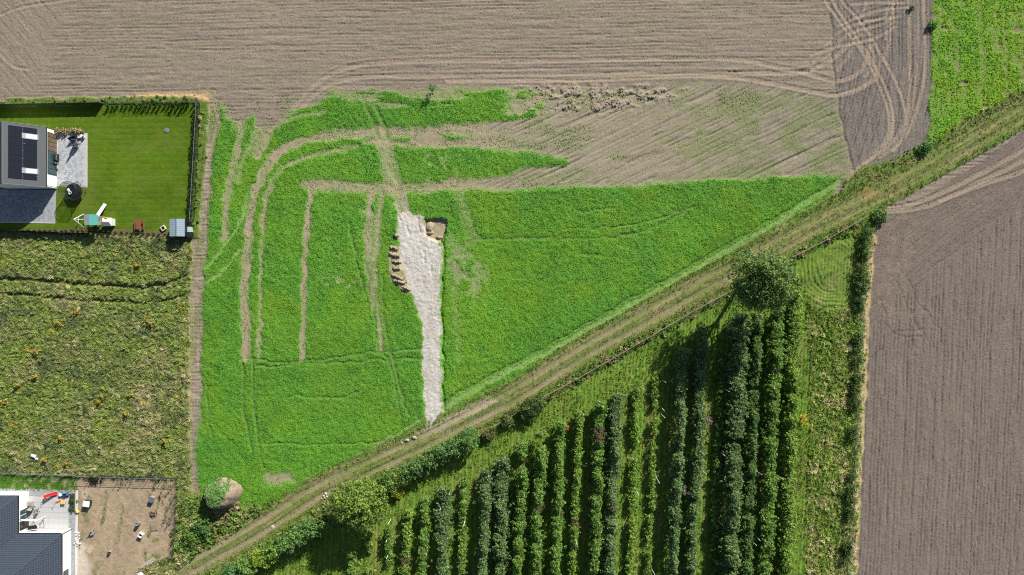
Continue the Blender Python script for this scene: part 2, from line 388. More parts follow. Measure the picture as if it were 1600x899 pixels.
# left lane of trampled soil beside the meadow
lane = near([(306, 690), (305, 560), (309, 430), (316, 320), (324, 240), (336, 190), (330, 150)], 9.5, 3) * sstep(720, 600, V)
wear(lane, 1.0)
strip_soil = np.clip(crop_full - crop, 0, 1)
beige = np.maximum(near([(592, 204), (604, 245), (612, 280), (632, 338)], 7, 4), near([(586, 300), (584, 350), (586, 400)], 9, 5) * .7)
paint(crop_full, np.array((0.325, 0.262, 0.185)))
Z = Z * (1 - crop_full) + crop_full * 0.05 * F1 * 2
REG[crop_full > 0.5] = 3
LS, LT = line_field([(306, 690), (305, 560), (309, 430), (316, 320), (324, 240), (336, 190), (330, 150)], 30)
gl = groove(LS + 300, LT, 3.6, 240, .8, .2) * lane; paint(np.clip(beige * strip_soil, 0, 1) * .8, (.40, .335, .225)); paint(lane, (0.300, 0.250, 0.185)); Z += -.07 * gl + lane * .05 * NZ; C *= (1 - .2 * gl + lane * (.3 * F1 + .2 * NZ))[..., None]
paint(lane * .6 * sstep(.48, .66, fbm(LS / 5, LT / 40, 241, 4)), (.16, .19, .06))
# light, half worn lines across the leaves and wheel ruts with their shadow painted dark
pale = np.zeros(U.shape, np.float32)
for l, hw in (([(386, 300), (376, 345), (357, 376), (323, 416)], 2.2), ([(373, 392), (352, 420), (323, 444)], 2.2), ([(1312, 282), (1200, 356), (1100, 412), (980, 480), (860, 548), (794, 580), (690, 640)], 4.2), ([(660, 655), (560, 712), (480, 752)], 2.6), ([(1290, 312), (1150, 396), (1000, 488), (860, 566), (700, 648)], 3.0)):
    pale = np.maximum(pale, near(l, hw, 2.0))
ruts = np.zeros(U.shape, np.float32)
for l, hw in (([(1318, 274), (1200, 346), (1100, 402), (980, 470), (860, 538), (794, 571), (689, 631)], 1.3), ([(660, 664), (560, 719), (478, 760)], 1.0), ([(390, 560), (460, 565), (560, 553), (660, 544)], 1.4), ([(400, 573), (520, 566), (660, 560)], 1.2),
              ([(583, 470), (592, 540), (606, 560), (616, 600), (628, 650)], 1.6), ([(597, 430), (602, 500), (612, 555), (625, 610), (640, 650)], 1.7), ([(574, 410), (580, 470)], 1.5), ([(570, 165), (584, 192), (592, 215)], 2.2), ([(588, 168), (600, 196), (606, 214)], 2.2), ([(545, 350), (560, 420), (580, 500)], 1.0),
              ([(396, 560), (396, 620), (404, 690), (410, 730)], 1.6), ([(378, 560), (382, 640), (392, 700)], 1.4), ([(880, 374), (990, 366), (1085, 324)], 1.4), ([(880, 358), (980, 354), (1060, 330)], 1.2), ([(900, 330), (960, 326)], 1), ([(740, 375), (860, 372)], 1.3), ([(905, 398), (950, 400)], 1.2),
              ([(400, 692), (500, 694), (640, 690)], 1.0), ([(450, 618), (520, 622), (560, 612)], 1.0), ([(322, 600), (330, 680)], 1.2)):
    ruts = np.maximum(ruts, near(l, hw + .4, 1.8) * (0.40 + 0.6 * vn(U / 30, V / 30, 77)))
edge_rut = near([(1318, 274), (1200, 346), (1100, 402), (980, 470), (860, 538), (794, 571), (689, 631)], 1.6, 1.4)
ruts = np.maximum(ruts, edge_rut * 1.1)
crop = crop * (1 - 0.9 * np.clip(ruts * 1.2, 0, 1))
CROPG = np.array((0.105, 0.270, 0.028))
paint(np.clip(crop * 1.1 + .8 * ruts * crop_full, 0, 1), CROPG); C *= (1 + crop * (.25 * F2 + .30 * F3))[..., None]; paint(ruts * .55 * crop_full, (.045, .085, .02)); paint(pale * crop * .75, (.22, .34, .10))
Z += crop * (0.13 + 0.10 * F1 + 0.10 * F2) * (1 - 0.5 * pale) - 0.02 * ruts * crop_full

# north-eastern green field
NEF = [(1460, -80), (1720, -80), (1720, 78), (1600, 148), (1510, 198), (1450, 232), (1453, 140)]
ne = inside(NEF, 2.5); ne_d = ne.copy()
for (a, b, r_) in ((1505, 130, 8), (1590, 45, 12), (1600, 125, 10), (1540, 165, 7), (1475, 45, 8), (1560, 70, 7), (1480, 116, 5)):
    ne_d *= 1 - 0.9 * sstep(r_, r_ * 0.4, np.hypot(UW - a, (VW - b) * 1.6))
ne_d *= 1 - 0.3 * sstep(0.55, 0.7, vn(U / 4.2, V / 60, 150)) - 0.35 * sstep(0.55, 0.7, fbm(U / 14, V / 14, 151))
paint(ne, (0.22, 0.19, 0.11)); paint(np.clip(ne_d, 0, 1), (0.135, 0.29, 0.02)); Z = Z * (1 - ne) + ne_d * (0.15 + 0.14 * F1 + 0.1 * F2)
REG[ne > 0.5] = 11

# ---- grass verges, lane
TR = [(120, 985), (200, 938), (300, 884), (410, 822), (500, 765), (606, 716), (713, 664), (819, 608), (891, 562), (1000, 500), (1100, 444), (1200, 392), (1273, 352), (1372, 303), (1479, 243), (1600, 174), (1740, 95)]
TS, TT = line_field(TR, 90)
g1 = sstep(36, 28, np.abs(TS + 4 * F2 * 4)) * (TS > -60)
south = TS > 0                              # orchard side of the lane
g_north = sstep(33, 27, -TS + 10 * F2) * (TS < 0)
g_south = (1.0 * (TS > 0)) * (ea < 0.5) * (TS < 900) * (V > 300)
g_south = np.where(U > 1370, sstep(26, 20, TS + 8 * F2) * (TS > 0), g_south)
verge = np.clip(g_north * sstep(-12, 4, cs + 6) + g_south, 0, 1)
verge = np.where(np.abs(TS) < 24, 1, verge)
verge = np.maximum(verge, inside([(1318, 280), (1350, 262), (1400, 248), (1450, 222), (1460, 250), (1380, 300), (1320, 330)], 5))
verge = np.maximum(verge, inside([(290, 770), (330, 764), (400, 778), (450, 780), (500, 750), (420, 820), (300, 890), (240, 930), (260, 850)], 5) * (1 - crop_full))
VG = np.array((0.105, 0.165, 0.030))
paint(verge, VG); Z = Z * (1 - verge) + verge * (0.08 + 0.10 * F1 + 0.08 * F2)
C *= (1 + verge * (0.35 * F1 + 0.45 * F2))[..., None]
paint(verge * 0.5 * sstep(0.5, 0.7, fbm(TT / 40, TS / 7, 160, 4)), (0.28, 0.235, 0.11))
REG[verge > 0.5] = 12
trk = sstep(21, 16, np.abs(TS + 3 * F2)); REG[trk > 0.5] = 7
crop *= 1 - trk; crop *= 1 - verge * (np.abs(TS) < 27)
paint(trk, (0.145, 0.180, 0.050))
paint(trk * 0.6 * sstep(0.44, 0.66, fbm(TT / 30, TS / 3.2, 163, 4)), (0.285, 0.225, 0.125))
rut = np.maximum(sstep(5.0, 2.2, np.abs(TS - 9 + 2.5 * F2)), sstep(5.0, 2.2, np.abs(TS + 8 + 2.5 * F2)))
rutv = np.clip(rut * (0.02 + 1.3 * (vn(TT / 55, TS * 0 + 3, 170) - 0.12) + 0.4 * F1), 0, 1) * sstep(1460, 1330, U)
rutv = rutv * (1 - .55 * sstep(850, 1150, U)); rutv = np.maximum(rutv, rut * 0.8 * sstep(460, 400, U))
paint(rutv * 0.75, (0.30, 0.245, 0.165)); Z -= 0.10 * rut * trk
paint(inside([(650, 676), (690, 655), (760, 622), (775, 630), (700, 668), (655, 684)], 6) * 0.55, (0.40, 0.335, 0.25))
paint(inside([(1340, 298), (1368, 292), (1372, 306), (1350, 312)], 6) * 0.7, (0.30, 0.20, 0.085))
Z += verge * 0.06 * sstep(0.5, 0.62, vn(TT / 60, TS / 4, 175)) * (1 - rut)

# ---- orchard floor
ORC = [(1358, 342), (1290, 380), (1150, 455), (1050, 512), (930, 585), (840, 632), (760, 682), (680, 735), (590, 790), (480, 850), (370, 920), (300, 985), (1325, 985), (1338, 820), (1350, 560), (1362, 400)]
orc = inside(ORC, 2.5); REG[orc > 0.5] = 8
paint(orc, (0.125, 0.215, 0.030)); Z = Z * (1 - orc) + orc * (0.08 + 0.14 * F1 + 0.10 * F2)
C *= (1 + orc * (0.3 * F1 + 0.35 * F2))[..., None]
rowdir = U + 0.052 * V
paint(orc * 0.55 * sstep(0.56, 0.68, vn(rowdir / 9, V / 90, 180)) * sstep(-5, 40, V - (1130 - 0.56 * U)), (0.21, 0.185, 0.065))
Z += orc * .06 * np.sin(rowdir * 2 * math.pi / 5.0 + 6 * F2); C *= (1 + orc * .16 * np.sin(rowdir * 2 * math.pi / 9.0 + 8 * F2))[..., None]
rough = inside([(1255, 430), (1300, 380), (1350, 372), (1352, 560), (1336, 899), (1333, 980), (1252, 980), (1268, 600)], 5)
paint(rough * 0.65, (0.15, 0.18, 0.045)); Z += rough * (0.15 + 0.5 * F2)
paint(rough * 0.7 * sstep(0.52, 0.66, fbm(U / 22, V / 30, 186, 3)), (0.30, 0.255, 0.115))
# mower rings in the north-eastern corner
rr = np.hypot((U - 1303) * 1.0, (V - 418) * 0.82)
ring = sstep(62, 52, rr) * orc
paint(ring * .6, (.125, .205, .035)); Z += ring * 0.075 * (.2 + .8 * sstep(.35, .6, fbm(U / 16, V / 16, 188, 3))) * np.sin(rr * 2 * math.pi / 6.5 + 16 * F2 + 22 * F3) * sstep(12, 24, rr)
for k in range(4):
    m = near([(1300 - 14 + k * 9, 480), (1290 - 14 + k * 7, 600), (1268 + k * 3, 790), (1260 + k * 3, 980)], 1.5, 2) ; Z -= 0.1 * m * rough
for k in range(5):
    m = near([(1262 + k * 7, 740), (1286 + k * 8, 790), (1292 + k * 10, 850), (1290 + k * 10, 980)], 1.3, 1.8); Z -= 0.13 * m * rough
edge = near([(1366, 370), (1358, 440), (1354, 520), (1350, 620), (1342, 740), (1336, 880), (1332, 980)], 4.2, 2.0); paint(edge, (0.41, 0.315, 0.175)); REG[(edge > 0.5) & (REG == 10)] = 12

# ---- grounds of the two houses and the meadow between
MEAD = [(-80, 360), (150, 366), (300, 372), (303, 480), (300, 620), (298, 690), (300, 770), (330, 830), (290, 880), (150, 985), (-80, 985)]
me_ = inside(MEAD, 3); me_ *= 1 - lane * 0.8; REG[(me_ > 0.5)] = 6
northstrip = inside([(-80, 158), (0, 156), (160, 152), (312, 150), (326, 158), (322, 240), (310, 372), (296, 372), (300, 165), (-80, 172)], 2)
REG[northstrip > 0.5] = 12; paint(northstrip, (0.10, 0.155, 0.030)); Z = Z * (1 - northstrip) + northstrip * (0.2 + 0.25 * F1)
paint(inside([(200, 148), (318, 144), (330, 152), (318, 160), (290, 152), (200, 153)], 3) * 0.8, (0.47, 0.315, 0.17))
paint(me_, (0.20, 0.23, 0.065)); mz = 0.30 + 0.34 * F2 + 0.25 * F1
comb = fbm((U + V * 0.7) / 16, (V - U * 0.55) / 4, 200, 4)
strawm = sstep(0.46, 0.66, 0.55 * comb + 0.45 * fbm(U / 45, V / 38, 205, 4))
paint(me_ * strawm * 0.8, (0.30, 0.255, 0.125))
mz += 0.35 * (comb - 0.5)
mr = np.maximum(near([(-60, 430), (0, 433), (85, 440), (211, 447), (262, 442), (300, 428)], 3.4, 2.4), near([(-60, 456), (0, 458), (110, 466), (220, 471), (287, 462), (310, 455)], 2.6, 2.2))
mz = (mz + .08 * np.maximum(near([(-60, 422), (0, 425), (85, 432), (211, 439), (262, 434)], 4, 3), near([(-60, 448), (0, 450), (110, 458), (220, 463), (287, 454)], 4, 3))) * (1 - mr) - 0.05 * mr
mz *= sstep(305, 285, U) * 0.6 + 0.4
Z = Z * (1 - me_) + me_ * np.clip(mz, 0, 2)
paint(mr * 0.6 * me_, (0.06, 0.075, 0.022))  # shadow lying in the meadow ruts, put into the colour
LAWN = [(-80, 168.5), (10, 166.5), (313, 160.8), (302, 371.5), (10, 360.5), (-80, 358)]
lw = poly_sd(LAWN, 20, False); lawn = (lw < 0).astype(np.float32); REG[lw < 0] = 5
paint(lawn, (0.078, 0.140, 0.009)); Z = Z * (1 - lawn) + lawn * (0.03 + 0.010 * np.sin(V * 2 * math.pi / 4.6 + 2.5 * F2) + 0.05 * NZ)
C *= (1 + lawn * (0.06 * np.sign(np.sin(V * 2 * math.pi / 9.2 + U * 0.004 + 2 * F2)) + 0.35 * F2 + 0.35 * F1 + 0.25 * F3))[..., None]
paint(lawn * .30 * sstep(.52, .70, fbm(U / 26, V / 18, 217, 4)), (.135, .165, .03)); paint(lawn * .35 * inside([(134, 215), (150, 240), (150, 330), (120, 340), (128, 300), (136, 285)], 10), (.15, .165, .04))
for l, hw in (([(30, 366), (150, 364.5), (265, 369)], 3.4), ([(306, 170), (300, 250), (296, 345)], 1.6)):
    l = [(a, b - 3.5 if hw > 3 else b) for a, b in l]
    paint(near(l, hw, 1.0, False) * lawn, (0.155, 0.105, 0.062))
YARD = [(123, 741.5), (279, 746), (274.5, 863), (222, 888), (150, 985), (113, 985), (116, 900)]
yd = (poly_sd(YARD, 20, False) < 0).astype(np.float32); REG[yd > 0.5] = 9
paint(yd, (0.355, 0.275, 0.185)); Z = Z * (1 - yd) + yd * (0.02 + 0.07 * F1 + 0.04 * NZ)
C *= (1 + yd * (0.5 * F1 + 0.3 * F2))[..., None]
yg = np.zeros(U.shape, np.float32)
for l, hw in (([(166, 766), (164, 790), (158, 818)], 2.4), ([(192, 792), (188, 825), (183, 850)], 2.2), ([(134, 800), (137, 815)], 4), ([(150, 880), (154, 960)], 3), ([(228, 862), (227, 872)], 3), ([(240, 845), (243, 846)], 4), ([(233, 830), (230, 838)], 3), ([(316 - 80, 885), (245, 873)], 8), ([(192, 895), (196, 940)], 3), ([(247, 775), (244, 792)], 2.5), ([(200, 750), (206, 746)], 4), ([(128, 832), (124, 858)], 3), ([(135, 770), (142, 782)], 2.5)):
    yg = np.maximum(yg, near(l, hw, 2.2) * (0.55 + 1.0 * F2 + 0.5))
yg = np.clip(yg, 0, 1) * yd; paint(yg * 0.55, (0.11, 0.165, 0.03))
sand = inside([(121, 850), (129, 848), (140, 878), (146, 905), (118, 960), (115, 900)], 4) * yd; paint(sand * 0.75, (0.60, 0.53, 0.44))
for (a, b) in ((135, 772), (133, 856), (142, 858)): paint(sstep(7, 3, np.hypot(UW - a, VW - b)) * 0.6 * yd, (0.56, 0.48, 0.39))
sgr = (poly_sd([(-80, 734), (123, 741.5), (121.5, 770), (-80, 762)], 20, False) < 0).astype(np.float32); REG[sgr > 0.5] = 5
paint(sgr, (0.070, 0.150, 0.018)); Z = Z * (1 - sgr) + sgr * (0.05 + 0.12 * F1)
paint(sgr * 0.6 * sstep(0.60, 0.7, fbm(U / 9, V / 9, 215, 3)), (0.38, 0.33, 0.22))
houseg = (poly_sd([(-80, 762), (121.5, 769), (116, 985), (-80, 985)], 20, False) < 0); REG[houseg] = 9; Z[houseg] = 0
paint(houseg.astype(np.float32), (0.42, 0.39, 0.34))

# ---- crushed rock road and the dug-out pit
GRAV = [(622, 336), (630, 331), (640, 333), (645, 338), (652, 336), (660, 342), (664, 352), (664, 370), (676, 373), (689, 384), (690, 410), (686, 450), (688, 480), (687, 560), (690, 600), (690, 640), (680, 660), (668, 668), (665, 640), (660, 560), (659, 500), (653, 478), (641, 456), (636, 435), (625, 410), (624, 380), (621, 360)]
gw = poly_sd(GRAV, 30) + 3.5 * (fbm(U / 5, V / 5, 232, 3) - .5) + 1.2 * NZ; gr = sstep(1.4, -1.4, gw); REG[gr > 0.5] = 4
tail = near([(640, 338), (637, 322), (632, 305)], 2.6, 2) * 0.7 + near([(624, 338), (619, 318)], 2, 2) * 0.5
Z = Z * (1 - gr) + gr * (0.08 + 0.11 * F1 + 0.10 * NZ + .10 * F2); crop *= 1 - sstep(5, 0, gw)
paint(gr, (0.53, 0.502, 0.462)); paint(np.clip(tail, 0, 1), (0.50, 0.44, 0.36)); crop *= 1 - np.clip(tail, 0, 1)
C *= (1 + gr * (0.18 * F1 + 0.16 * F2))[..., None]; paint(gr * .5 * sstep(.55, .72, fbm(U / 9, V / 30, 230, 4)), (.40, .345, .27)); paint(sstep(3.5, 0, np.abs(gw)) * .45 * sstep(.4, .6, fbm(U / 6, V / 6, 231, 3)), (.38, .32, .22))
for l in ([(623, 336), (627, 345)], [(636, 352), (639, 368)], [(650, 342), (655, 362)], [(633, 410), (639, 424)], [(662, 395), (664, 412)], [(643, 462), (648, 470)], [(676, 408), (675, 430)]): Z -= 0.16 * near(l, 0.9, 1.2)
gside = sstep(9, 5, np.abs(gw)) * (1 - gr) * (U > 680) * (V > 378) * (V < 650)
PIT = [(664, 343), (690, 341), (699, 345), (697, 365), (692, 372), (690, 380), (672, 373), (665, 368)]
pt = sstep(1.5, -1.5, poly_sd(PIT, 20, False)); Z = Z * (1 - pt) + pt * (-0.42 + 0.2 * F2 + 0.14 * F1); REG[pt > 0.5] = 4; crop *= 1 - pt
paint(pt, (0.35, 0.29, 0.195)); C *= (1 + pt * (0.4 * F1 + 0.5 * F2))[..., None]
trench = near([(694, 378), (693, 420), (690, 470), (692, 560), (694, 640)], 1.8, 1.2) * (1 - gr); Z -= trench * 0.28; crop *= 1 - 0.8 * trench
spoil = inside([(610, 390), (624, 384), (632, 420), (642, 452), (636, 458), (612, 436), (608, 412)], 4) * (1 - gr)
crop *= 1 - spoil * 0.9; paint(spoil * 0.9, (0.35, 0.29, 0.185)); Z += spoil * 0.05
crop = np.clip(crop, 0, 1)

# ------------------------------------------------------------------ ground objects, one per kind of ground
GX = (U - 800) * S; GY = (449.5 - V) * S
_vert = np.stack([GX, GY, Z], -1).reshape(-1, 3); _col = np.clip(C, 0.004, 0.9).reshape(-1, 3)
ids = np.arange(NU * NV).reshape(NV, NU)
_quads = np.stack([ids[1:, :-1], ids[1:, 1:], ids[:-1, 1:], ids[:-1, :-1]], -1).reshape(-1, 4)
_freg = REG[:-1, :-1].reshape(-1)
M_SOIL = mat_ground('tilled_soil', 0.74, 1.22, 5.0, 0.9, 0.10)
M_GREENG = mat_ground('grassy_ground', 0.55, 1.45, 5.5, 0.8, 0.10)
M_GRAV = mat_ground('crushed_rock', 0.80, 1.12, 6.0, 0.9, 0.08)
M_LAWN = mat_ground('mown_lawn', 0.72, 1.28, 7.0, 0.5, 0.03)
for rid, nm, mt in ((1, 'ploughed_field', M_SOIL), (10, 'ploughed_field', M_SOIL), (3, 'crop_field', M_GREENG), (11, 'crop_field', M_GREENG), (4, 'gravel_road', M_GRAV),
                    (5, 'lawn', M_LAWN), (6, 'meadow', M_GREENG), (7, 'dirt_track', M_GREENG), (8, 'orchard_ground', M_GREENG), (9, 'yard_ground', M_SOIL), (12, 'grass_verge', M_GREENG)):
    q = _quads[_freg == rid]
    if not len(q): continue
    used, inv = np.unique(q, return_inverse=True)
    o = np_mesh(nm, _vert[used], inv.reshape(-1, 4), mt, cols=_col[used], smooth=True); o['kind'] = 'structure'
# the country beyond the surveyed ground
far = mat('far_farmland', (0.22, 0.20, 0.12), 0.95, var=0.5, scale=0.02)
MB().add([(-4000, -4000, -1.2), (4000, -4000, -1.2), (4000, 4000, -1.2), (-4000, 4000, -1.2)], [(0, 1, 2, 3)]).build('ground', far)['kind'] = 'structure'

def gz(u, v):
    i = np.clip(((np.asarray(u) - US[0]) / STEP).round().astype(int), 0, NU - 1); j = np.clip(((np.asarray(v) - VS[0]) / STEP).round().astype(int), 0, NV - 1)
    return Z[j, i]
def G(u, v, dz=0.0):
    p = W(u, v); return (p[0], p[1], float(gz(u, v)) + dz)

# ================================================================== the two houses and their terraces
M_PLASTER = mat('white_plaster', (0.80, 0.79, 0.77), 0.85, var=0.05)
M_ROOFGREY = mat('grey_roofing', (0.072, 0.079, 0.090), 0.55, var=0.15, scale=5)
M_ZINC = mat('zinc_trim', (0.24, 0.26, 0.29), 0.4, 0.6, var=0.08)
M_PANEL = mat('solar_glass', (0.012, 0.014, 0.022), 0.22, 0.0, var=0.1, spec=0.55)
M_ALU = mat('aluminium', (0.55, 0.56, 0.58), 0.35, 0.8, var=0.05)
M_GLASS = mat('window_glass', (0.035, 0.075, 0.085), 0.08, 0.0, var=0.2, spec=0.8)
M_CURTAIN_REFLECTION = mat('curtain_with_reflection', (0.17, 0.12, 0.075), 0.3, var=0.35, scale=2)  # curtain panes, their warm brown reflection put into the colour
M_PAVER = mat('light_paving', (0.47, 0.475, 0.475), 0.9, var=0.26, scale=7, bump=0.2)
M_PAVER2 = mat('grey_paving', (0.33, 0.345, 0.365), 0.9, var=0.22, scale=7, bump=0.2)
M_SLAB = mat('terrace_slab', (0.47, 0.48, 0.48), 0.85, var=0.10, scale=3)
M_KERB = mat('kerb_stone', (0.62, 0.61, 0.58), 0.85, var=0.1)
M_BLACK = mat('black_plastic', (0.018, 0.018, 0.02), 0.5, var=0.2)
M_DARK = mat('dark_metal', (0.03, 0.032, 0.036), 0.45, 0.4, var=0.1)
M_WHITE = mat('white_plastic', (0.80, 0.80, 0.78), 0.45, var=0.05)
M_GREYF = mat('grey_fabric', (0.27, 0.255, 0.235), 0.9, var=0.2, scale=9)
M_TEAL = mat('teal_paint', (0.06, 0.30, 0.27), 0.6, var=0.1)
M_RED = mat('red_plastic', (0.60, 0.02, 0.03), 0.4, var=0.08)
M_BLUE = mat('blue_plastic', (0.05, 0.13, 0.34), 0.4, var=0.08)
M_YEL = mat('yellow_plastic', (0.80, 0.55, 0.04), 0.4, var=0.08)
M_ORA = mat('orange_plastic', (0.75, 0.16, 0.03), 0.4, var=0.08)
M_REDWOOD = mat('red_brown_wood', (0.235, 0.075, 0.05), 0.7, var=0.25, scale=6)
M_WOOD = mat('weathered_wood', (0.33, 0.27, 0.20), 0.85, var=0.3, scale=6)
M_CONC = mat('concrete', (0.45, 0.44, 0.42), 0.9, var=0.15, bump=0.2)

def slab(name, pts, z0, z1, m):
    b = MB().prism([tuple(W(*p)[:2]) for p in pts], z0, z1); o = b.build(name, m, None, 0.0); o['kind'] = 'structure'; return o
def paving(name, pts, z, m, pitch, m_joint, jitter=0.08):
    """one paved area: bed sheet with every setting stone laid proud of it"""
    slab(name, pts, -0.2, z - 0.012, m_joint)

class Local:
    """collects world-space parts of one thing and parents them to an Empty at its base"""
    def __init__(s, name, loc, label, cat, group=None, rz=0):
        s.o = empty(name, loc, rz); tag(s.o, label, cat, group); s.inv = (Matrix.Translation(Vector(loc)) @ Matrix.Rotation(rz, 4, 'Z')).inverted(); bpy.context.view_layer.update()
    def world(s, mb, name, m, parent=None, **k):
        mb.v = [tuple(s.inv @ Vector(p)) for p in mb.v]; return mb.build(name, m, parent or s.o, **k)
    def part(s, mb, name, m, parent=None, **k): return mb.build(name, m, parent or s.o, **k)

# ---- modern gabled house, upper left
uL, uM, uR, vN, vS = 11.0, 50.0, 89.0, 205.5, 295.5
ze, zr = 2.95, 7.05
h1 = Local('house', W(uM, 250), 'white modern house with a grey gable roof full of solar panels', 'house')
xw, xm, xe = W(uL, 0)[0], W(uM, 0)[0], W(uR, 0)[0]; yn, ys = W(0, vN)[1], W(0, vS)[1]
i = 0.04
b = MB().add([(xw + i, ys + i, 0), (xe - i, ys + i, 0), (xe - i, ys + i, ze - .12), (xm, ys + i, zr - .15), (xw + i, ys + i, ze - .12), (xw + i, yn - i, 0), (xe - i, yn - i, 0), (xe - i, yn - i, ze - .12), (xm, yn - i, zr - .15), (xw + i, yn - i, ze - .12)],
             [(0, 1, 2, 3, 4), (9, 8, 7, 6, 5), (1, 6, 7, 2), (0, 4, 9, 5), (2, 7, 8, 3), (3, 8, 9, 4)])
h1.world(b, 'wall', M_PLASTER)
sl_e = Vector((xe - xm, 0, ze - zr)); sn = Vector((-(ze - zr), 0, xe - xm)).normalized()
def on_roof(t, y, lift_=0.0):            # t: 0 ridge, 1 eave on the eastern slope
    p = Vector((xm, y, zr)) + sl_e * t + sn * lift_; return p
def roof_slab(mb, t0, t1, y0, y1, z0, z1):
    c = [on_roof(t, y, z) for z in (z0, z1) for (t, y) in ((t0, y0), (t1, y0), (t1, y1), (t0, y1))]
    return mb.add(c, [(0, 3, 2, 1), (4, 5, 6, 7), (0, 1, 5, 4), (1, 2, 6, 5), (2, 3, 7, 6), (3, 0, 4, 7)])
re_ = h1.world(roof_slab(MB(), 0.0, 1.02, ys - .05, yn + .05, -0.13, 0.0), 'roof', M_ROOFGREY)
bw = MB().add([(xm - .002, ys - .05, zr), (xw - .05, ys - .05, ze), (xw - .05, yn + .05, ze), (xm - .002, yn + .05, zr), (xm - .002, ys - .05, zr - .13), (xw - .05, ys - .05, ze - .13), (xw - .05, yn + .05, ze - .13), (xm - .002, yn + .05, zr - .13)],
              [(0, 3, 2, 1), (4, 5, 6, 7), (0, 1, 5, 4), (1, 2, 6, 5), (2, 3, 7, 6), (3, 0, 4, 7)])
h1.world(bw, 'roof', M_ROOFGREY)
h1.world(MB().tube((xm, ys - .06, zr + .01), (xm, yn + .06, zr + .01), 0.09, n=6), 'ridge_cap', M_ZINC)
h1.world(MB().box((xe + .10, (yn + ys) / 2, ze - .10), (.13, yn - ys + .1, .11)), 'gutter', M_DARK)
for y, yy in ((ys - .09, 0), (yn + .09, 1)):
    h1.world(roof_slab(MB(), 0.0, 1.02, y - .04, y + .04, -0.2, 0.05), 'verge_trim', M_ZINC)
for k in range(8):                       # standing seams of the sheet roof
    pass
npan = 9; y_top, y_bot = yn - 0.45, ys + 0.95; pit = (y_top - y_bot) / npan
for cidx, (t0, t1) in enumerate(((0.135, 0.465), (0.475, 0.80))):
    for k in range(npan):
        y1 = y_top - k * pit; y0 = y1 - pit + 0.02
        if cidx == 1 and k in (1, 7):
            sk = h1.world(roof_slab(MB(), t0 - 0.03, t1 + .03, y0 + .02, y1 - .02, 0.0, 0.13), 'skylight', M_ALU)
            h1.world(roof_slab(MB(), t0 + 0.06, t1 - .01, y0 + .13, y1 - .13, 0.131, 0.142), 'blind', mat('pale_blind', (.62, .63, .66), .4), sk)
            continue
        pn = h1.world(roof_slab(MB(), t0, t1, y0, y1, 0.05, 0.09), 'solar_panel', M_PANEL)
        h1.world(roof_slab(MB(), t1 - .006, t1, y0, y1, 0.091, 0.096), 'frame', M_DARK, pn)
for t, y in ((.47, yn - 2.1), (.47, yn - 3.4), (.47, yn - 4.6), (.47, yn - 5.9), (.51, yn - 3.3), (.46, ys + 2.0), (.80, ys + 1.6)):
    h1.world(roof_slab(MB(), t - .008, t + .008, y - .035, y + .035, 0.09, 0.13), 'clamp', M_ALU)
wf = h1.world(MB().box((xe + .0, (W(0, 211)[1] + W(0, 275)[1]) / 2, 1.22), (.10, 64 * S, 2.40)), 'window', M_DARK)
vv = [211.6, 218, 225, 232, 239, 266, 274.4]
for a, b_, mm in zip(vv[:-1], vv[1:], (M_CURTAIN_REFLECTION, M_CURTAIN_REFLECTION, M_CURTAIN_REFLECTION, M_CURTAIN_REFLECTION, M_GLASS, M_GLASS)):
    h1.world(MB().box((xe + .055, (W(0, a)[1] + W(0, b_)[1]) / 2, 1.22), (.02, (b_ - a) * S - .09, 2.24)), 'pane', mm, wf)
h1.world(MB().box((xe + .10, W(0, 243)[1], .06), (.10, 64 * S, .05)), 'sill', M_KERB)
h1.world(MB().tube((xe + .1, ys + .2, 0), (xe + .1, ys + .2, ze - .1), .05), 'downpipe', M_ZINC)

slab('patio', [(88.6, 208.5), (136, 208.5), (136, 291), (88.6, 289)], -.2, .07, M_PAVER)
slab('kerb', [(88.6, 291.2), (136.8, 293.2), (136.8, 208.3), (136.05, 208.3), (136.05, 292), (88.6, 290)], -.2, .09, M_KERB)
slab('driveway', [(-80, 296.0), (88, 297.0), (86.5, 348.5), (-80, 346)], -.2, .06, M_PAVER2)
slab('kerb', [(-80, 346.05), (86.5, 348.55), (86.5, 349.4), (-80, 346.9)], -.2, .08, M_KERB)
# paving stones laid proud on the open part of the patio and drive
def pavers(pu0, pv0, pu1, pv1, z, m, pitch=0.42):
    p0 = W(pu0, pv1); p1 = W(pu1, pv0); nx = int((p1[0] - p0[0]) / pitch); ny = int((p1[1] - p0[1]) / pitch)
    xs, ys_ = np.meshgrid(np.arange(nx), np.arange(ny)); xs = xs.ravel(); ys_ = ys_.ravel(); n = len(xs); g = .012
    x0 = p0[0] + xs * pitch + g + (ys_ % 2) * pitch * .5; y0 = p0[1] + ys_ * pitch + g; hh = z + rng.random(n) * .012
    q = np.stack([np.stack([x0, y0, hh], 1), np.stack([x0 + pitch - 2 * g, y0, hh + .002], 1), np.stack([x0 + pitch - 2 * g, y0 + pitch - 2 * g, hh], 1), np.stack([x0, y0 + pitch - 2 * g, hh], 1)], 1)
    c = (0.38 + 0.17 * (rng.random((n, 1)) - .5)) * np.array([[.96, 1.01, 1.07]]); c = np.repeat(c[:, None, :], 4, 1)
    return q.reshape(-1, 3), np.arange(4 * n).reshape(-1, 4), c.reshape(-1, 3)
M_PAVED = mat_ground('paving_stones', .85, 1.15, 9, .2, .01, .85)
for nm, args in (('patio', (89.5, 209.5, 132, 288, .072)), ('driveway', (-60, 298, 82, 345.5, .062))):
    v_, q_, c_ = pavers(*args, None); o = np_mesh('paving_stones', v_, q_, M_PAVED, cols=c_ * (1.05 if nm == 'patio' else .78)); o['kind'] = 'stuff'; o.parent = bpy.data.objects[nm]

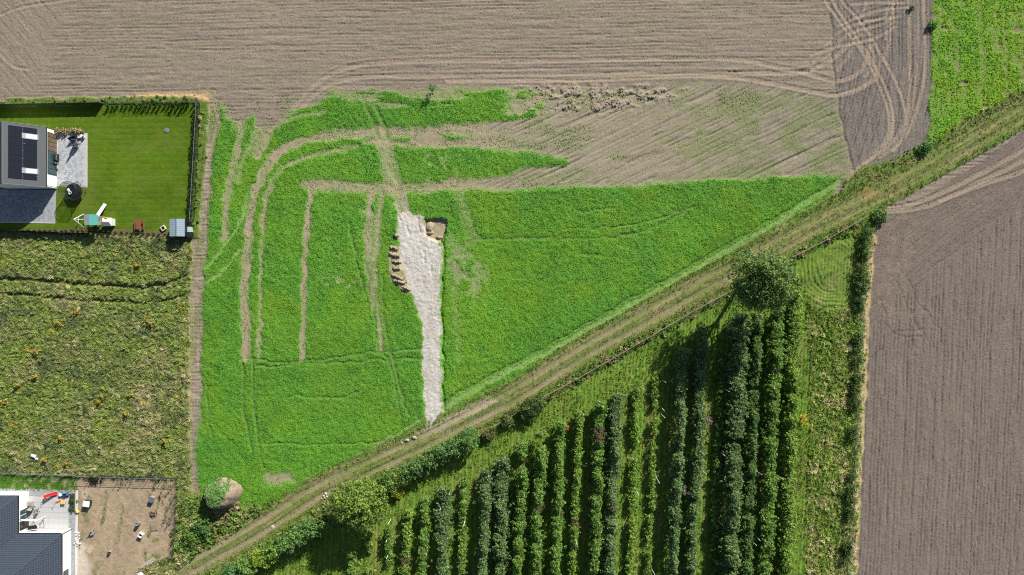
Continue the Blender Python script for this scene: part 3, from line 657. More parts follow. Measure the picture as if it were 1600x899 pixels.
# ---- bungalow with hipped tile roofs, lower left
ez = 2.7; SL = 0.70
h2 = Local('bungalow', W(60, 860), 'white bungalow with hipped roofs of dark blue-grey tiles', 'house')
def hip(u0, u1, v0, v1, horizontal):
    """plan rectangle -> hipped roof faces as lists of world corners"""
    hw = (v1 - v0) / 2 if horizontal else (u1 - u0) / 2; zt = ez + SL * hw * S
    A, B, Cc, D = W(u0, v0, ez), W(u1, v0, ez), W(u1, v1, ez), W(u0, v1, ez)
    if horizontal:
        r0, r1 = W(u0 + hw, (v0 + v1) / 2, zt), W(u1 - hw, (v0 + v1) / 2, zt)
        return [(A, B, r1, r0), (B, Cc, r1), (Cc, D, r0, r1), (D, A, r0)], (r0, r1), (A, B, Cc, D)
    r0, r1 = W((u0 + u1) / 2, v0 + hw, zt), W((u0 + u1) / 2, v1 - hw, zt)
    return [(A, B, r0), (B, Cc, r1, r0), (Cc, D, r1), (D, A, r0, r1)], (r0, r1), (A, B, Cc, D)
M_TILE = mat('blue_grey_roof_tile', (0.062, 0.078, 0.108), 0.42, var=0.16, scale=4, spec=0.6)
for (u0, u1, v0, v1, hz_) in ((-120, 112, 825.5, 924, True), (-53, 45.5, 767, 880, False)):
    faces, (r0, r1), (A, B, Cc, D) = hip(u0, u1, v0, v1, hz_)
    w_ = 0.06
    wb = MB().prism([(A[0] + w_, A[1] - w_), (B[0] - w_, B[1] - w_), (Cc[0] - w_, Cc[1] + w_), (D[0] + w_, D[1] + w_)], 0, ez - .08); h2.world(wb, 'wall', M_PLASTER)
    rb = MB()
    for f in faces: rb.add(f, [tuple(range(len(f)))[::-1]])
    rf = h2.world(rb, 'roof', M_TILE)
    # courses of curved tiles laid over each slope
    tv, tq = [], []
    for f in faces:
        f = [np.array(p) for p in f]; e = f[1] - f[0]; L = np.linalg.norm(e); e = e / L
        nrm = np.cross(f[1] - f[0], f[-1] - f[0]); nrm /= np.linalg.norm(nrm); nrm = nrm if nrm[2] > 0 else -nrm
        up = np.cross(nrm, e); up = up if up[2] > 0 else -up
        top = max(np.dot(p - f[0], up) for p in f)
        ca = [np.dot(p - f[0], e) for p in f]; cb = [np.dot(p - f[0], up) for p in f]
        lr = (ca[-1], cb[-1]); rr_ = (ca[2], cb[2])
        th, tw_ = 0.36, 0.30; row = 0
        while row * th < top - .05:
            y0 = row * th; t = (y0 + th * .5) / top
            xl = lr[0] * t; xr = ca[1] + (rr_[0] - ca[1]) * t
            x = xl + 0.02 + ((row % 2) * tw_ * .5)
            while x < xr - .05:
                x1 = min(x + tw_ - .02, xr)
                p = f[0] + e * x + up * y0
                if -95.5 < p[0] < -70 and p[1] > -62:
                    bse = len(tv)
                    for (a, hgt) in ((0, .018), (.35, .06), (.75, .05), (1, .016)):
                        tv.append(f[0] + e * (x + (x1 - x) * a) + up * y0 + nrm * (hgt + .04)); tv.append(f[0] + e * (x + (x1 - x) * a) + up * min(y0 + th + .04, top) + nrm * hgt)
                    for k in range(3): tq.append((bse + 2 * k, bse + 2 * k + 2, bse + 2 * k + 3, bse + 2 * k + 1))
                    tq.append((bse, bse + 2, bse + 4, bse + 6))
                x += tw_
            row += 1
    tv = np.array(tv) - np.array(h2.o.location); tq = np.array(tq)
    o = np_mesh('roof_tiles', tv, tq, M_TILE, rf); o['kind'] = 'stuff'
    for p, q in (((A, r0), (B, r1 if hz_ else r0), (Cc, r1), (D, r0 if hz_ else r1), (r0, r1))):
        pass
    for p, q in ((A, r0), (B, r1 if hz_ else r0), (Cc, r1), (D, r0 if hz_ else r1), (r0, r1)):
        h2.world(MB().tube(Vector(p) + Vector((0, 0, .06)), Vector(q) + Vector((0, 0, .06)), .10, n=6), 'ridge_cap', M_TILE, rf)
xe2 = W(112, 0)[0]
h2.world(MB().box((xe2 + .07, W(0, 875)[1], ez - .06), (.12, 98 * S, .10)), 'gutter', M_DARK)
h2.world(MB().box(((W(45.6, 0)[0] + xe2) / 2, W(0, 825.5)[1] + .07, ez - .06), (66 * S, .12, .10)), 'gutter', M_DARK)
h2.world(MB().box((W(45.5, 0)[0] + .07, W(0, 796)[1], ez - .06), (.12, 58 * S, .10)), 'gutter', M_DARK)
wn = h2.world(MB().box((W(45.2, 0)[0] + .02, W(0, 800)[1], 1.25), (.10, 2.1, 2.2)), 'window', M_WHITE)
for k in (-.5, .5): h2.world(MB().box((W(45.2, 0)[0] + .075, W(0, 800)[1] + k * 1.0, 1.25), (.02, .88, 2.0)), 'pane', M_GLASS, wn)
wn = h2.world(MB().box((W(45.2, 0)[0] + .02, W(0, 816)[1], 1.2), (.10, 1.6, 2.1)), 'door', M_DARK)
h2.world(MB().box((W(45.2, 0)[0] + .075, W(0, 816)[1], 1.25), (.02, 1.3, 1.9)), 'pane', mat('dark_glass', (.02, .022, .022), .1), wn)
wn = h2.world(MB().box((xe2 - .04, W(0, 893)[1], 1.5), (.10, 1.7, 1.3)), 'window', M_DARK)
h2.world(MB().box((xe2 + .015, W(0, 893)[1], 1.5), (.02, 1.5, 1.1)), 'pane', M_GLASS, wn)
h2.world(MB().tube((xe2 + .07, W(0, 826)[1], 0), (xe2 + .07, W(0, 826)[1], ez - .1), .045), 'downpipe', M_ZINC)
h2.world(MB().tube(W(16, 872, 3.2), W(16, 872, 6.4), .05), 'vent_pipe', M_DARK)

slab('terrace', [(45.6, 775.6), (108, 778), (107.4, 825.2), (45.6, 825.2)], -.1, .10, M_SLAB)
slab('terrace', [(-80, 771), (45.5, 774.5), (45.5, 775.5), (-80, 773)], -.1, .095, M_SLAB)
o = slab('path', [(-80, 761.5), (108.2, 766), (118.6, 766.3), (117, 985), (111.8, 985), (112.3, 825), (108.05, 825), (108.2, 777.8), (45.5, 774.4), (-80, 770.8)], -.15, .055, M_PAVER2)
slab('kerb', [(118.7, 766.2), (121.9, 766.4), (120.4, 985), (117.1, 985)], -.1, .085, M_KERB)
v_, q_, c_ = pavers(109.2, 800, 116.2, 965, .060, None, .30); o2 = np_mesh('paving_stones', v_, q_, M_PAVED, cols=c_ * .85); o2['kind'] = 'stuff'; o2.parent = o
p0 = W(46, 825); p1 = W(107, 777)
tp = bpy.data.objects['terrace']
slabm = None
for kx in range(8):
    for ky in range(6):
        sx, sy = (p1[0] - p0[0]) / 8, (p1[1] - p0[1]) / 6
        if slabm is None:
            o = MB().box((0, 0, 0), (sx - .03, sy - .03, .02)).build('paving_slab', M_SLAB, tp); slabm = o
        else:
            o = slabm.copy(); COL.objects.link(o); o.parent = tp
        o.location = (p0[0] + (kx + .5) * sx, p0[1] + (ky + .5) * sy, .112 + rng.random() * .006)

# planting bed on the corner of the bungalow's terrace (leaf clusters come with the plants below)
slab('planting_bed', [(110.5, 771), (117.5, 771.2), (117, 800), (110, 800)], .0, .12, mat('bed_soil', (.07, .055, .04), .95, bump=.5))

# ================================================================== fences
M_MESH = mat('dark_fence_mesh', (0.035, 0.037, 0.04), 0.6, var=0.1)
M_POSTD = mat('anthracite_post', (0.05, 0.053, 0.058), 0.5, 0.3)
M_RAIL = mat('galvanised_rail', (0.50, 0.51, 0.52), 0.4, 0.6, var=0.1)
M_GALV = mat('galvanised_post', (0.40, 0.41, 0.42), 0.5, 0.5, var=0.15)
_pan = {}
def wire_panel(L, h, dx, dz, t, m, key):
    """welded wire panel: real bars, drawn along local X"""
    if (key, round(L, 2)) in _pan: return _pan[key, round(L, 2)]
    mb = MB()
    for k in range(int(L / dx) + 1): mb.box((k * L / int(L / dx), 0, h / 2), (t, t, h))
    for k in range(int(h / dz) + 1): mb.box((L / 2, 0.01, .04 + k * (h - .08) / int(h / dz)), (L, t * 1.4, t * 1.4))
    o = mb.build('panel', m); me = o.data; bpy.data.objects.remove(o); _pan[key, round(L, 2)] = me; return me
_solid = {}
def fence(pts, label, name='fence', h=1.55, bay=2.5, solid=None, m=None, post_m=None, group=None, dx=.22, dz=.2, t=.009, post_h=.08, rail=None, gap=None, lean=0):
    """pts plan pixels; every bay has its own panel and every post is its own part"""
    P = [np.array(W(*p)) for p in pts]; o = empty(name, tuple(P[0])); tag(o, label, 'fence', group)
    post_me = None
    for a, b in zip(P[:-1], P[1:]):
        L = np.linalg.norm(b - a); n = max(1, round(L / bay)); dvec = (b - a) / n; ang = math.atan2(dvec[1], dvec[0]); bl = L / n
        for k in range(n + 1):
            p = a + dvec * k
            if gap and gap(p): continue
            if k < n or (b is P[-1]):
                if post_me is None:
                    q = MB().box((0, 0, (h + post_h) / 2), (.07, .07, h + post_h)).build('post', post_m or M_POSTD, o); post_me = q.data
                else:
                    q = bpy.data.objects.new('post', post_me); COL.objects.link(q); q.parent = o
                q.location = p - P[0] + np.array((0, 0, float(gz(p[0] / S + 800, 449.5 - p[1] / S)) * 0.3)); q.rotation_euler = (0, 0, ang)
            if k < n:
                sd = solid and solid(p + dvec / 2)
                if sd:
                    key = round(bl, 2)
                    if key not in _solid:
                        mb = MB()
                        for r_ in range(6): mb.box((bl / 2, 0, .12 + r_ * (h - .1) / 6 + .0), (bl - .08, .03, (h - .1) / 6 - .008))
                        t_ = mb.build('board_panel', M_MESH); _solid[key] = t_.data; bpy.data.objects.remove(t_)
                    q = bpy.data.objects.new('board_panel', _solid[key])
                else:
                    q = bpy.data.objects.new('panel', wire_panel(bl, h, dx, dz, t, m or M_MESH, (name, h, dx, m.name if m else '')))
                COL.objects.link(q); q.parent = o; q.location = p - P[0] + np.array((0, 0, .03)); q.rotation_euler = (0, 0, ang)
                if rail:
                    mb = MB().box((0, 0, 0), (bl - .075, .05, .03)); q = mb.build('rail', rail, o); q.location = p - P[0] + dvec / 2 + np.array((0, 0, h + .03)); q.rotation_euler = (0, 0, ang)
    return o
xs_solid = W(166, 0)[0]
fence([(-70, 168), (10, 166.3), (313, 160.6)], 'dark garden fence behind the solar-panelled house, along the brown field', solid=lambda p: p[0] < xs_solid)
fence([(313, 161.0), (302.5, 345)], 'dark garden fence with pale top rail on the right side of the lawn', rail=M_RAIL)
fence([(-70, 358.5), (10, 360.3), (276, 370.5)], 'dark garden fence along the tall-grass meadow below the lawn', solid=lambda p: p[0] < W(150, 0)[0])
fence([(-70, 735), (123, 741.0)], 'thin wire fence between the meadow and the bungalow lawn strip', m=M_GALV, post_m=M_GALV, dx=.25, dz=.25, t=.012, h=1.4)
fence([(123.5, 741.0), (279.3, 745.6)], 'grey panel fence along the top of the bare brown yard', rail=M_GALV, h=1.45, post_h=.25)
fence([(279.3, 746.2), (274.6, 862.8)], 'dark wire fence on the right of the bare brown yard', h=1.45, rail=None, m=M_MESH, post_h=.2)
fence([(274.2, 863.5), (222, 888)], 'pale-topped fence slanting across the lower corner of the brown yard', h=1.3, rail=M_RAIL)
big_gap = lambda p: False
fence([(772, 665), (848, 620), (900, 592), (980, 546), (1084, 485), (1140, 455), (1165, 441)], 'weedy brown wire fence along the track, left of the tall tree', h=1.1, m=M_WOOD, post_m=M_WOOD, dx=.2, dz=.25, t=.018)
fence([(1236, 402), (1282, 379), (1350, 340)], 'weedy brown wire fence along the track, right of the tall tree', h=1.1, m=M_WOOD, post_m=M_WOOD, dx=.2, dz=.25, t=.018)
fence([(1353, 350), (1345, 480), (1338, 640), (1325, 880), (1321, 950)], 'overgrown wire fence along the eastern edge of the orchard', h=1.3, m=M_GALV, post_m=M_GALV, dx=.3, dz=.3, t=.012)

# ================================================================== leaves
def leaf_cloud(cent, rad, n, size, rg, tint, tvar=0.25, flat=0.5, squash=0.8, hue=0.0):
    """n leaves around every centre; every leaf is a folded diamond of two triangles"""
    cent = np.asarray(cent, float); K = len(cent); rad = np.broadcast_to(np.asarray(rad, float), (K,))
    dirs = rg.normal(size=(K, n, 3)); dirs /= np.linalg.norm(dirs, axis=2, keepdims=True)
    rr_ = rad[:, None, None] * (0.35 + 0.65 * rg.random((K, n, 1)) ** 0.5)
    p = cent[:, None, :] + dirs * rr_ * np.array((1, 1, squash)); p = p.reshape(-1, 3); N = len(p)
    nr = dirs.reshape(-1, 3) * (1 - flat) + np.array((0, 0, flat)) + 0.45 * rg.normal(size=(N, 3)); nr /= np.linalg.norm(nr, axis=1, keepdims=True)
    ax = np.cross(nr, rg.normal(size=(N, 3))); ax /= np.linalg.norm(ax, axis=1, keepdims=True); bx = np.cross(nr, ax)
    L = size * (0.65 + 0.7 * rg.random((N, 1))); Wd = L * 0.30
    v = np.stack([p - ax * L * .5, p + bx * Wd + nr * L * .05, p + ax * L * .5, p - bx * Wd + nr * L * .05], 1).reshape(-1, 3)
    q = np.arange(4 * N).reshape(-1, 4)
    ct = (1 + tvar * 1.3 * (rg.random((K, 1, 1)) - .5)) * (1 + tvar * (rg.random((K, n, 1)) - .5)) * np.asarray(tint)[None, None, :]
    if hue: ct = ct * (1 + hue * (rg.random((K, 1, 1)) - .5) * np.array((1.0, 0.1, -0.6)))
    c = np.repeat(ct.reshape(-1, 1, 3), 4, 1).reshape(-1, 3)
    return v, q, np.clip(c, .003, .9)
def cat_clouds(L):
    v, q, c = [], [], []; b = 0
    for a in L: v.append(a[0]); q.append(a[1] + b); c.append(a[2]); b += len(a[0])
    return np.concatenate(v), np.concatenate(q), np.concatenate(c)
def limbs(base_r, h, lobes, rg):
    mb = MB(); top = h * .55; pts = [Vector((0, 0, -.1)), Vector((.1, .05, top * .5)), Vector((-.05, .1, top))]
    for (a, b), (r0, r1) in zip(zip(pts[:-1], pts[1:]), ((base_r * 1.25, base_r * .9), (base_r * .9, base_r * .65))): mb.tube(a, b, r0, r1, 8)
    for l in lobes:
        s_ = pts[1].lerp(pts[2], rg.random()); e = Vector(l[:3]); m = s_.lerp(e, .5) + Vector((0, 0, -.2))
        mb.tube(s_, m, base_r * .42, base_r * .26, 6); mb.tube(m, e, base_r * .26, base_r * .06, 6)
    return mb
def tree(name, u, v, lobes, label, cat, tint, nclump, nleaf, size, crad, h, base_r=.2, group=None, seed=1, hue=.25, tvar=.45):
    rg = np.random.default_rng(seed); root = empty(name, G(u, v)); tag(root, label, cat, group)
    limbs(base_r, h, lobes, rg).build('trunk', BARK, root)
    L = []; lob = np.array(lobes, float); wgt = lob[:, 3] ** 2; wgt /= wgt.sum()
    ii = rg.choice(len(lob), nclump, p=wgt)
    dd = rg.normal(size=(nclump, 3)); dd[:, 2] = np.abs(dd[:, 2]) * 1.0 - .35; dd /= np.linalg.norm(dd, axis=1, keepdims=True)
    cc = lob[ii, :3] + dd * lob[ii, 3:4] * (0.45 + 0.6 * rg.random((nclump, 1)) ** .6) * np.array((1, 1, .85))
    cc[:, 2] = np.maximum(cc[:, 2], .25); hb = rg.random(nclump) < (.25 if h < 6 else .0); cc[hb, 2] *= rg.uniform(.25, .8, hb.sum())
    L.append(leaf_cloud(cc, crad * (.6 + .8 * rg.random(nclump)), nleaf, size, rg, tint, tvar, .55, .75, hue))
    vv_, qq, cl = cat_clouds(L); np_mesh('crown', vv_, qq, LEAF, root, np.clip(cl * 1.7, 0, .6)); return root

# the tall tree over the orchard corner, and the round one lower on the lane
tree('tall_tree', 1158, 441, [(-2.8, 1.4, 10.6, 2.6), (-3.1, 3.4, 9.6, 1.9), (-1.4, -1.4, 10.2, 2.7), (1.3, -2.2, 9.6, 2.7), (3.2, -.3, 10.6, 2.4), (2.4, 2.0, 10.4, 2.3), (0, 1.2, 13.2, 2.6), (.6, -1.0, 12.4, 2.5), (-1.6, .2, 12.6, 2.0), (3.6, 1.0, 8.6, 1.8), (-3.0, -2.6, 8.2, 1.8), (0.3, 3.0, 9.2, 1.8), (2.9, -3.6, 8.3, 1.5)],
     'tall dark-green tree standing over the upper corner of the orchard beside the track', 'tree', (.088, .138, .036), 400, 46, .36, .98, 15, .34, seed=3, tvar=.7)
tree('round_tree', 572, 772, [(-2.2, 1.4, 5.4, 2.3), (-2.6, -1.0, 4.8, 2.1), (0, -2.2, 5.2, 2.2), (2.3, -1.2, 5.0, 2.3), (2.3, 1.4, 5.2, 2.3), (0, 2.3, 5.2, 2.1), (0, 0, 7.2, 2.5), (1.0, .6, 7.0, 2.0), (-1.2, -.3, 6.9, 2.0)],
     'round yellow-green tree on the orchard side of the dirt track, lower left', 'tree', (.115, .172, .030), 420, 36, .34, .72, 7, .22, seed=5, tvar=.55)
# bushes of the hedge along the lane
BUSH = [(613, 752, 1.9, 2.7, (.07, .135, .045), 'bright-green rounded bush touching the right side of the round yellow-green tree'),
 (634, 742, 1.7, 2.6, (.055, .115, .042), 'dark bush, second to the right of the round tree in the trackside hedge'),
 (652, 729, 1.8, 2.9, (.060, .125, .050), 'blue-green bush in the middle of the trackside hedge right of the round tree'),
 (672, 720, 1.7, 2.8, (.055, .120, .045), 'dense bush beside the track opposite the end of the gravel road'),
 (691, 709, 1.7, 2.9, (.055, .125, .055), 'blue-green bush right below the bottom tip of the gravel road'),
 (709, 700, 1.8, 3.1, (.060, .130, .055), 'large blue-green bush near the right end of the trackside hedge'),
 (730, 690, 2.0, 3.3, (.058, .135, .050), 'broad last bush at the right end of the trackside hedge'),
 (622, 766, 1.0, 1.5, (.15, .20, .025), 'small yellow-green bush in front of the hedge beside the round tree'),
 (762, 678, 1.1, 1.3, (.075, .085, .03), 'low olive bush at the left end of the weedy track fence'),
 (794, 656, 1.2, 1.5, (.085, .105, .032), 'small olive bush by the track fence left of the dark conifer'),
 (824, 638, 1.9, 2.4, (.050, .078, .022), 'dark olive conifer-like bush beside the weedy track fence'),
 (838, 630, 1.4, 2.1, (.050, .080, .024), 'dark low bush on the right flank of the conifer-like bush'),
 (540, 812, 1.5, 2.2, (.055, .12, .04), 'dark bush at the lower-left foot of the round tree'),
 (507, 815, 1.7, 2.3, (.060, .13, .045), 'green bush left of the round tree, first along the lower hedge'),
 (486, 828, 1.8, 2.4, (.060, .135, .05), 'blue-green bush in the lower hedge, third from the round tree'),
 (466, 838, 1.8, 2.3, (.062, .14, .055), 'blue-green bush halfway down the lower hedge by the track'),
 (446, 850, 1.8, 2.3, (.062, .14, .055), 'leafy blue-green bush before the yellow-green one in the lower hedge'),
 (424, 862, 1.8, 2.2, (.075, .16, .045), 'bright leafy bush in the lower hedge near the photo bottom'),
 (404, 876, 1.7, 2.0, (.10, .18, .03), 'yellow-green bush near the lower end of the trackside hedge'),
 (382, 888, 1.8, 1.9, (.07, .15, .05), 'spreading bush at the lower end of the trackside hedge'),
 (362, 899, 1.6, 1.7, (.065, .14, .05), 'last bush of the lower hedge at the bottom photo edge'),
 (318, 822, 1.7, 1.0, (.075, .145, .035), 'dense weedy shrub right of the brown yard below the soil mound'),
 (300, 838, 1.5, .9, (.085, .15, .03), 'low leafy shrub between the brown yard and the dirt track'),
 (1443, 232, 1.0, .9, (.07, .15, .035), 'dark-green bush at the lower corner of the north-eastern green field'),
 (1455, 40, .6, .6, (.08, .17, .03), 'small bush on the upper left edge of the north-eastern green field'),
 (1372, 338, 1.3, 1.2, (.10, .16, .04), 'pale-green bush at the top corner of the ploughed eastern field'),
]
for k, (u, v, r, h, tint, lab) in enumerate(BUSH):
    if 355 < u < 750 and h > 1.6:
        h = h * 1.45 if u > 600 else h * 2.1
        u, v = lift(u, v, h * .6)
    if 370 < u < 750: tint = (tint[0] * 1.45, tint[1] * 1.2, tint[2] * .8)
    z = h * .5; rg = np.random.default_rng(100 + k)
    lobes = [(r * .5 * math.cos(a), r * .5 * math.sin(a), z * (.9 + .2 * rg.random()), r * (.55 + .15 * rg.random())) for a in rg.random() * 6 + np.arange(4) * 1.6] + [(0, 0, h * .68, r * .55)]
    tree('bush', u, v, lobes, lab, 'bush', tint, int(34 * r * r / 1.5) + 12, 24, .30, .45, h, .06, 'bushes along the dirt track', 200 + k)

# ---- orchard rows: (top u, top v, bottom u, bottom v, height, half width, density, tint, look)
DG = (.125, .225, .058); MG = (.170, .300, .058); LG = (.210, .340, .058); BG = (.160, .255, .090)
ROWS = [
 (548, 858, 546, 960, 2.0, .65, .5, MG, 'short broken row at the far left end of the orchard'),
 (577, 828, 574, 960, 1.8, .6, .45, LG, 'short pale broken row, second from the left end of the orchard'),
 (608, 822, 604, 960, 1.9, .6, .4, MG, 'sparse row with pale dead stems below the round tree'),
 (637, 798, 631, 960, 2.2, .7, .75, LG, 'light-green row, fourth from the left end of the orchard'),
 (664, 778, 660, 960, 2.4, .75, .55, MG, 'patchy row, fifth from the left end of the orchard'),
 (694, 764, 690, 960, 2.9, .95, 1.0, BG, 'broad grey-green row, sixth from the left end of the orchard'),
 (724, 752, 719, 960, 2.0, .55, .6, MG, 'thin brownish row, seventh from the left end of the orchard'),
 (759, 736, 752, 960, 2.9, .80, .95, BG, 'grey-green row, eighth from the left end of the orchard'),
 (785, 718, 780, 960, 3.0, .95, 1.0, BG, 'broad grey-green row, ninth from the left end of the orchard'),
 (819, 692, 806, 960, 3.1, .75, 1.15, MG, 'tidy dark-shadowed row, tenth from the left end of the orchard'),
 (846, 674, 834, 960, 3.1, .80, 1.15, MG, 'tidy leafy row, eleventh from the left end of the orchard'),
 (877, 660, 864, 960, 3.0, .75, 1.1, MG, 'leafy row that starts at the orange-leaved end post'),
 (906, 642, 892, 960, 2.4, .55, .8, LG, 'narrow bright row right of the orange-leaved end post'),
 (940, 628, 925, 960, 3.3, .75, 1.1, MG, 'tall leafy row, fourteenth from the left end of the orchard'),
 (966, 617, 949, 960, 3.3, .85, 1.1, BG, 'broad leafy row, fifteenth from the left end of the orchard'),
 (995, 605, 983, 960, 1.7, .6, .5, LG, 'low thin row right of the two broad rows mid orchard'),
 (1026, 590, 1011, 960, 1.6, .5, .4, LG, 'sparse low row in the tall tree shadow edge'),
 (1070, 545, 1046, 960, 3.4, .75, .95, BG, 'dark row that starts inside the shadow of the tall tree'),
 (1100, 512, 1078, 960, 3.3, .75, 1.0, BG, 'tall blue-green row left of the bright grass strip'),
 (1128, 560, 1110, 960, 1.3, .55, .4, MG, 'low broken row right of the bright grass strip'),
 (1161, 488, 1138, 960, 4.0, 1.25, 1.25, BG, 'widest and tallest blue-green row below the tall tree'),
 (1186, 490, 1165, 960, 3.0, .75, 1.0, DG, 'dark row directly right of the widest blue-green row'),
 (1216, 480, 1194, 960, 3.3, .95, 1.0, MG, 'bushy row, second to the right of the widest row'),
 (1244, 455, 1226, 960, 2.6, .95, 1.0, LG, 'green last row at the right side of the orchard rows'),
]
for k, (u0, v0, u1, v1, h, hw, dens, tint, look) in enumerate(ROWS):
    rg = np.random.default_rng(400 + k); a = np.array(W(u0, v0)); b_ = np.array(W(u1, v1)); Lw = np.linalg.norm(b_ - a)
    h *= (1.18 if dens > .9 else 1.1) * (1.14 if u0 < 860 else 1); hw *= .9; dens = min(1.2, dens + .12)
    (u0, v0), (u1, v1) = lift(u0, v0, h * .7), lift(u1, v1, h * .7); a = np.array(W(u0, v0)); b_ = np.array(W(u1, v1)); Lw = np.linalg.norm(b_ - a)
    root = empty('orchard_row', tuple(a)); tag(root, look, 'hedge row', 'rows of the orchard')
    n = int(Lw * 60 * dens * (hw / .75) ** .5 * (h / 3) ** .4); t = rg.random(n)
    gap = vn(t * Lw / 1.1, np.full(n, k * 3.1), 300); keep = gap > (.10 if dens > .9 else .50 - .35 * dens); t = t[keep]; n = len(t)
    hz = h * (0.78 + 0.42 * (vn(t * Lw / 1.6, np.full(n, k * 5.7), 310) - .5) * 1.6); zz = hz * (0.12 + .88 * rg.random(n) ** .6)
    wid = hw * (1.05 - .65 * (zz / h) ** 1.6) * (.8 + .5 * vn(t * Lw / .9, np.full(n, k * 7.7), 320))
    off = rg.normal(size=n) * wid * .74
    drift = (vn(t * Lw / 4, np.full(n, k * 2.2), 330) - .5) * .5
    dv = (b_ - a) / Lw; px = np.array((-dv[1], dv[0], 0)); cc = dv[None] * (t * Lw)[:, None] + px[None] * (off + drift)[:, None]; cc[:, 2] += zz + .05
    brown = (vn(t * Lw / 2.2, np.full(n, k * 9.9), 340) > .92)
    L = []
    if (~brown).sum(): L.append(leaf_cloud(cc[~brown], .22 + .16 * rg.random((~brown).sum()), 13, .27, rg, tint, .55, .45, .8, .25))
    if brown.sum(): L.append(leaf_cloud(cc[brown], .3, 13, .2, rg, (.17, .15, .075), .4, .45, .8, .2))
    vv_, qq, cl = cat_clouds(L); np_mesh('foliage', vv_, qq, LEAF, root, cl)
    mb = MB(); m = int(Lw / 1.2)
    for j in range(m):
        p = dv * (j + .5) / m * Lw; q_ = rg.normal(size=2) * .12
        mb.tube((p[0], p[1], -.1), (p[0] + q_[0], p[1] + q_[1], h * .7), .03, .012, 5, False)
    st = mb.build('stems', BARK, root); st['kind'] = 'stuff'
# overgrown hedge on the eastern boundary
rg = np.random.default_rng(77)
for (va, vb, lab) in ((350, 470, 'dense dark hedge at the top of the eastern orchard boundary'), (470, 640, 'dark overgrown hedge halfway down the eastern orchard boundary'), (640, 760, 'ragged hedge along the lower eastern orchard boundary'), (760, 960, 'low dark hedge at the bottom of the eastern orchard boundary')):
    f = lambda v: np.interp(v, [350, 480, 640, 880, 960], [1349, 1339, 1331, 1319, 1315])
    root = empty('hedge', G(f(va), va)); tag(root, lab, 'hedge', 'hedge of the eastern orchard boundary'); o0 = np.array(root.location)
    n = int((vb - va) * 3.2); v_ = va + rg.random(n) * (vb - va); keep = vn(v_ / 9, v_ * 0, 350) > (.30 if va < 470 else .46 if va < 640 else .58); v_ = v_[keep]; n = len(v_)
    big_ = va < 470; p = np.stack([(f(v_) - 800) * S + rg.normal(size=n) * (.5 if big_ else .4), (449.5 - v_) * S, .2 + (1.6 if big_ else 1.1) * rg.random(n) ** .8], 1) - o0
    vv_, qq, cl = leaf_cloud(p, .4, 16, .24, rg, (.09, .155, .038), .6, .4, .8, .5); np_mesh('foliage', vv_, qq, LEAF, root, cl)

ORD = ['first', 'second', 'third', 'fourth', 'fifth', 'sixth', 'seventh', 'eighth', 'ninth', 'tenth', 'eleventh', 'twelfth', 'thirteenth', 'fourteenth', 'fifteenth', 'sixteenth', 'seventeenth', 'eighteenth', 'nineteenth', 'twentieth', 'twenty-first', 'twenty-second', 'twenty-third', 'twenty-fourth', 'twenty-fifth', 'twenty-sixth', 'twenty-seventh']
# white trellis posts of the rows
pm = None; _pr = {}
PST = [(1143, 527, 3.2), (1037, 596, 3.0), (1036, 639, 3), (1036, 650, 3), (1028, 750, 3.2), (996, 770, 3.2), (900, 846, 3.2), (1019, 892, 3.2), (1135, 609, 3.2), (1129, 709, 3.2), (1123, 814, 3.2), (1184, 738, 3), (1183, 839, 3), (1178, 848, 3), (1218, 745, 3), (1225, 696, 3), (1100, 738, 3.2), (1004, 608, 3.2), (910, 646, 3.2), (881, 665, 3), (609, 815, 2.6), (604, 842, 2.6), (703, 770, 3), (726, 815, 3), (763, 742, 3), (1332, 853, 3), (1330, 896, 3), (1138, 599, 3), (690, 792, 3), (606, 868, 2.6)]
for k, (u, v, h) in enumerate(PST):
    bu, bv = lift(u, v, h * .5); loc = G(bu, bv)
    if pm is None:
        o = MB().tube((0, 0, -.2), (0, 0, 3.2), .055, .05, 8).build('trellis_post', mat('white_post', (.74, .74, .72), .6)); pm = o.data
    else: o = bpy.data.objects.new('trellis_post', pm); COL.objects.link(o)
    o.location = loc; o.scale = (1, 1, h / 3.2); o.rotation_euler = (rng.normal() * .03, rng.normal() * .03, 0)
    ri_ = int(np.argmin([abs(r[0] + (r[2] - r[0]) * (v - r[1]) / (r[3] - r[1]) - u) for r in ROWS])); look_ = ROWS[ri_][8] if u < 1300 else 'overgrown eastern fence line'
    _pr.setdefault(ri_ if u < 1300 else 99, []).append((v, o, look_))
for lst in _pr.values():
    lst.sort(key=lambda t: t[0])
    for j, (v, o, look_) in enumerate(lst): tag(o, ('only' if len(lst) == 1 else ORD[j] + '') + ' white post down the ' + look_, 'post', 'white trellis posts in the orchard')

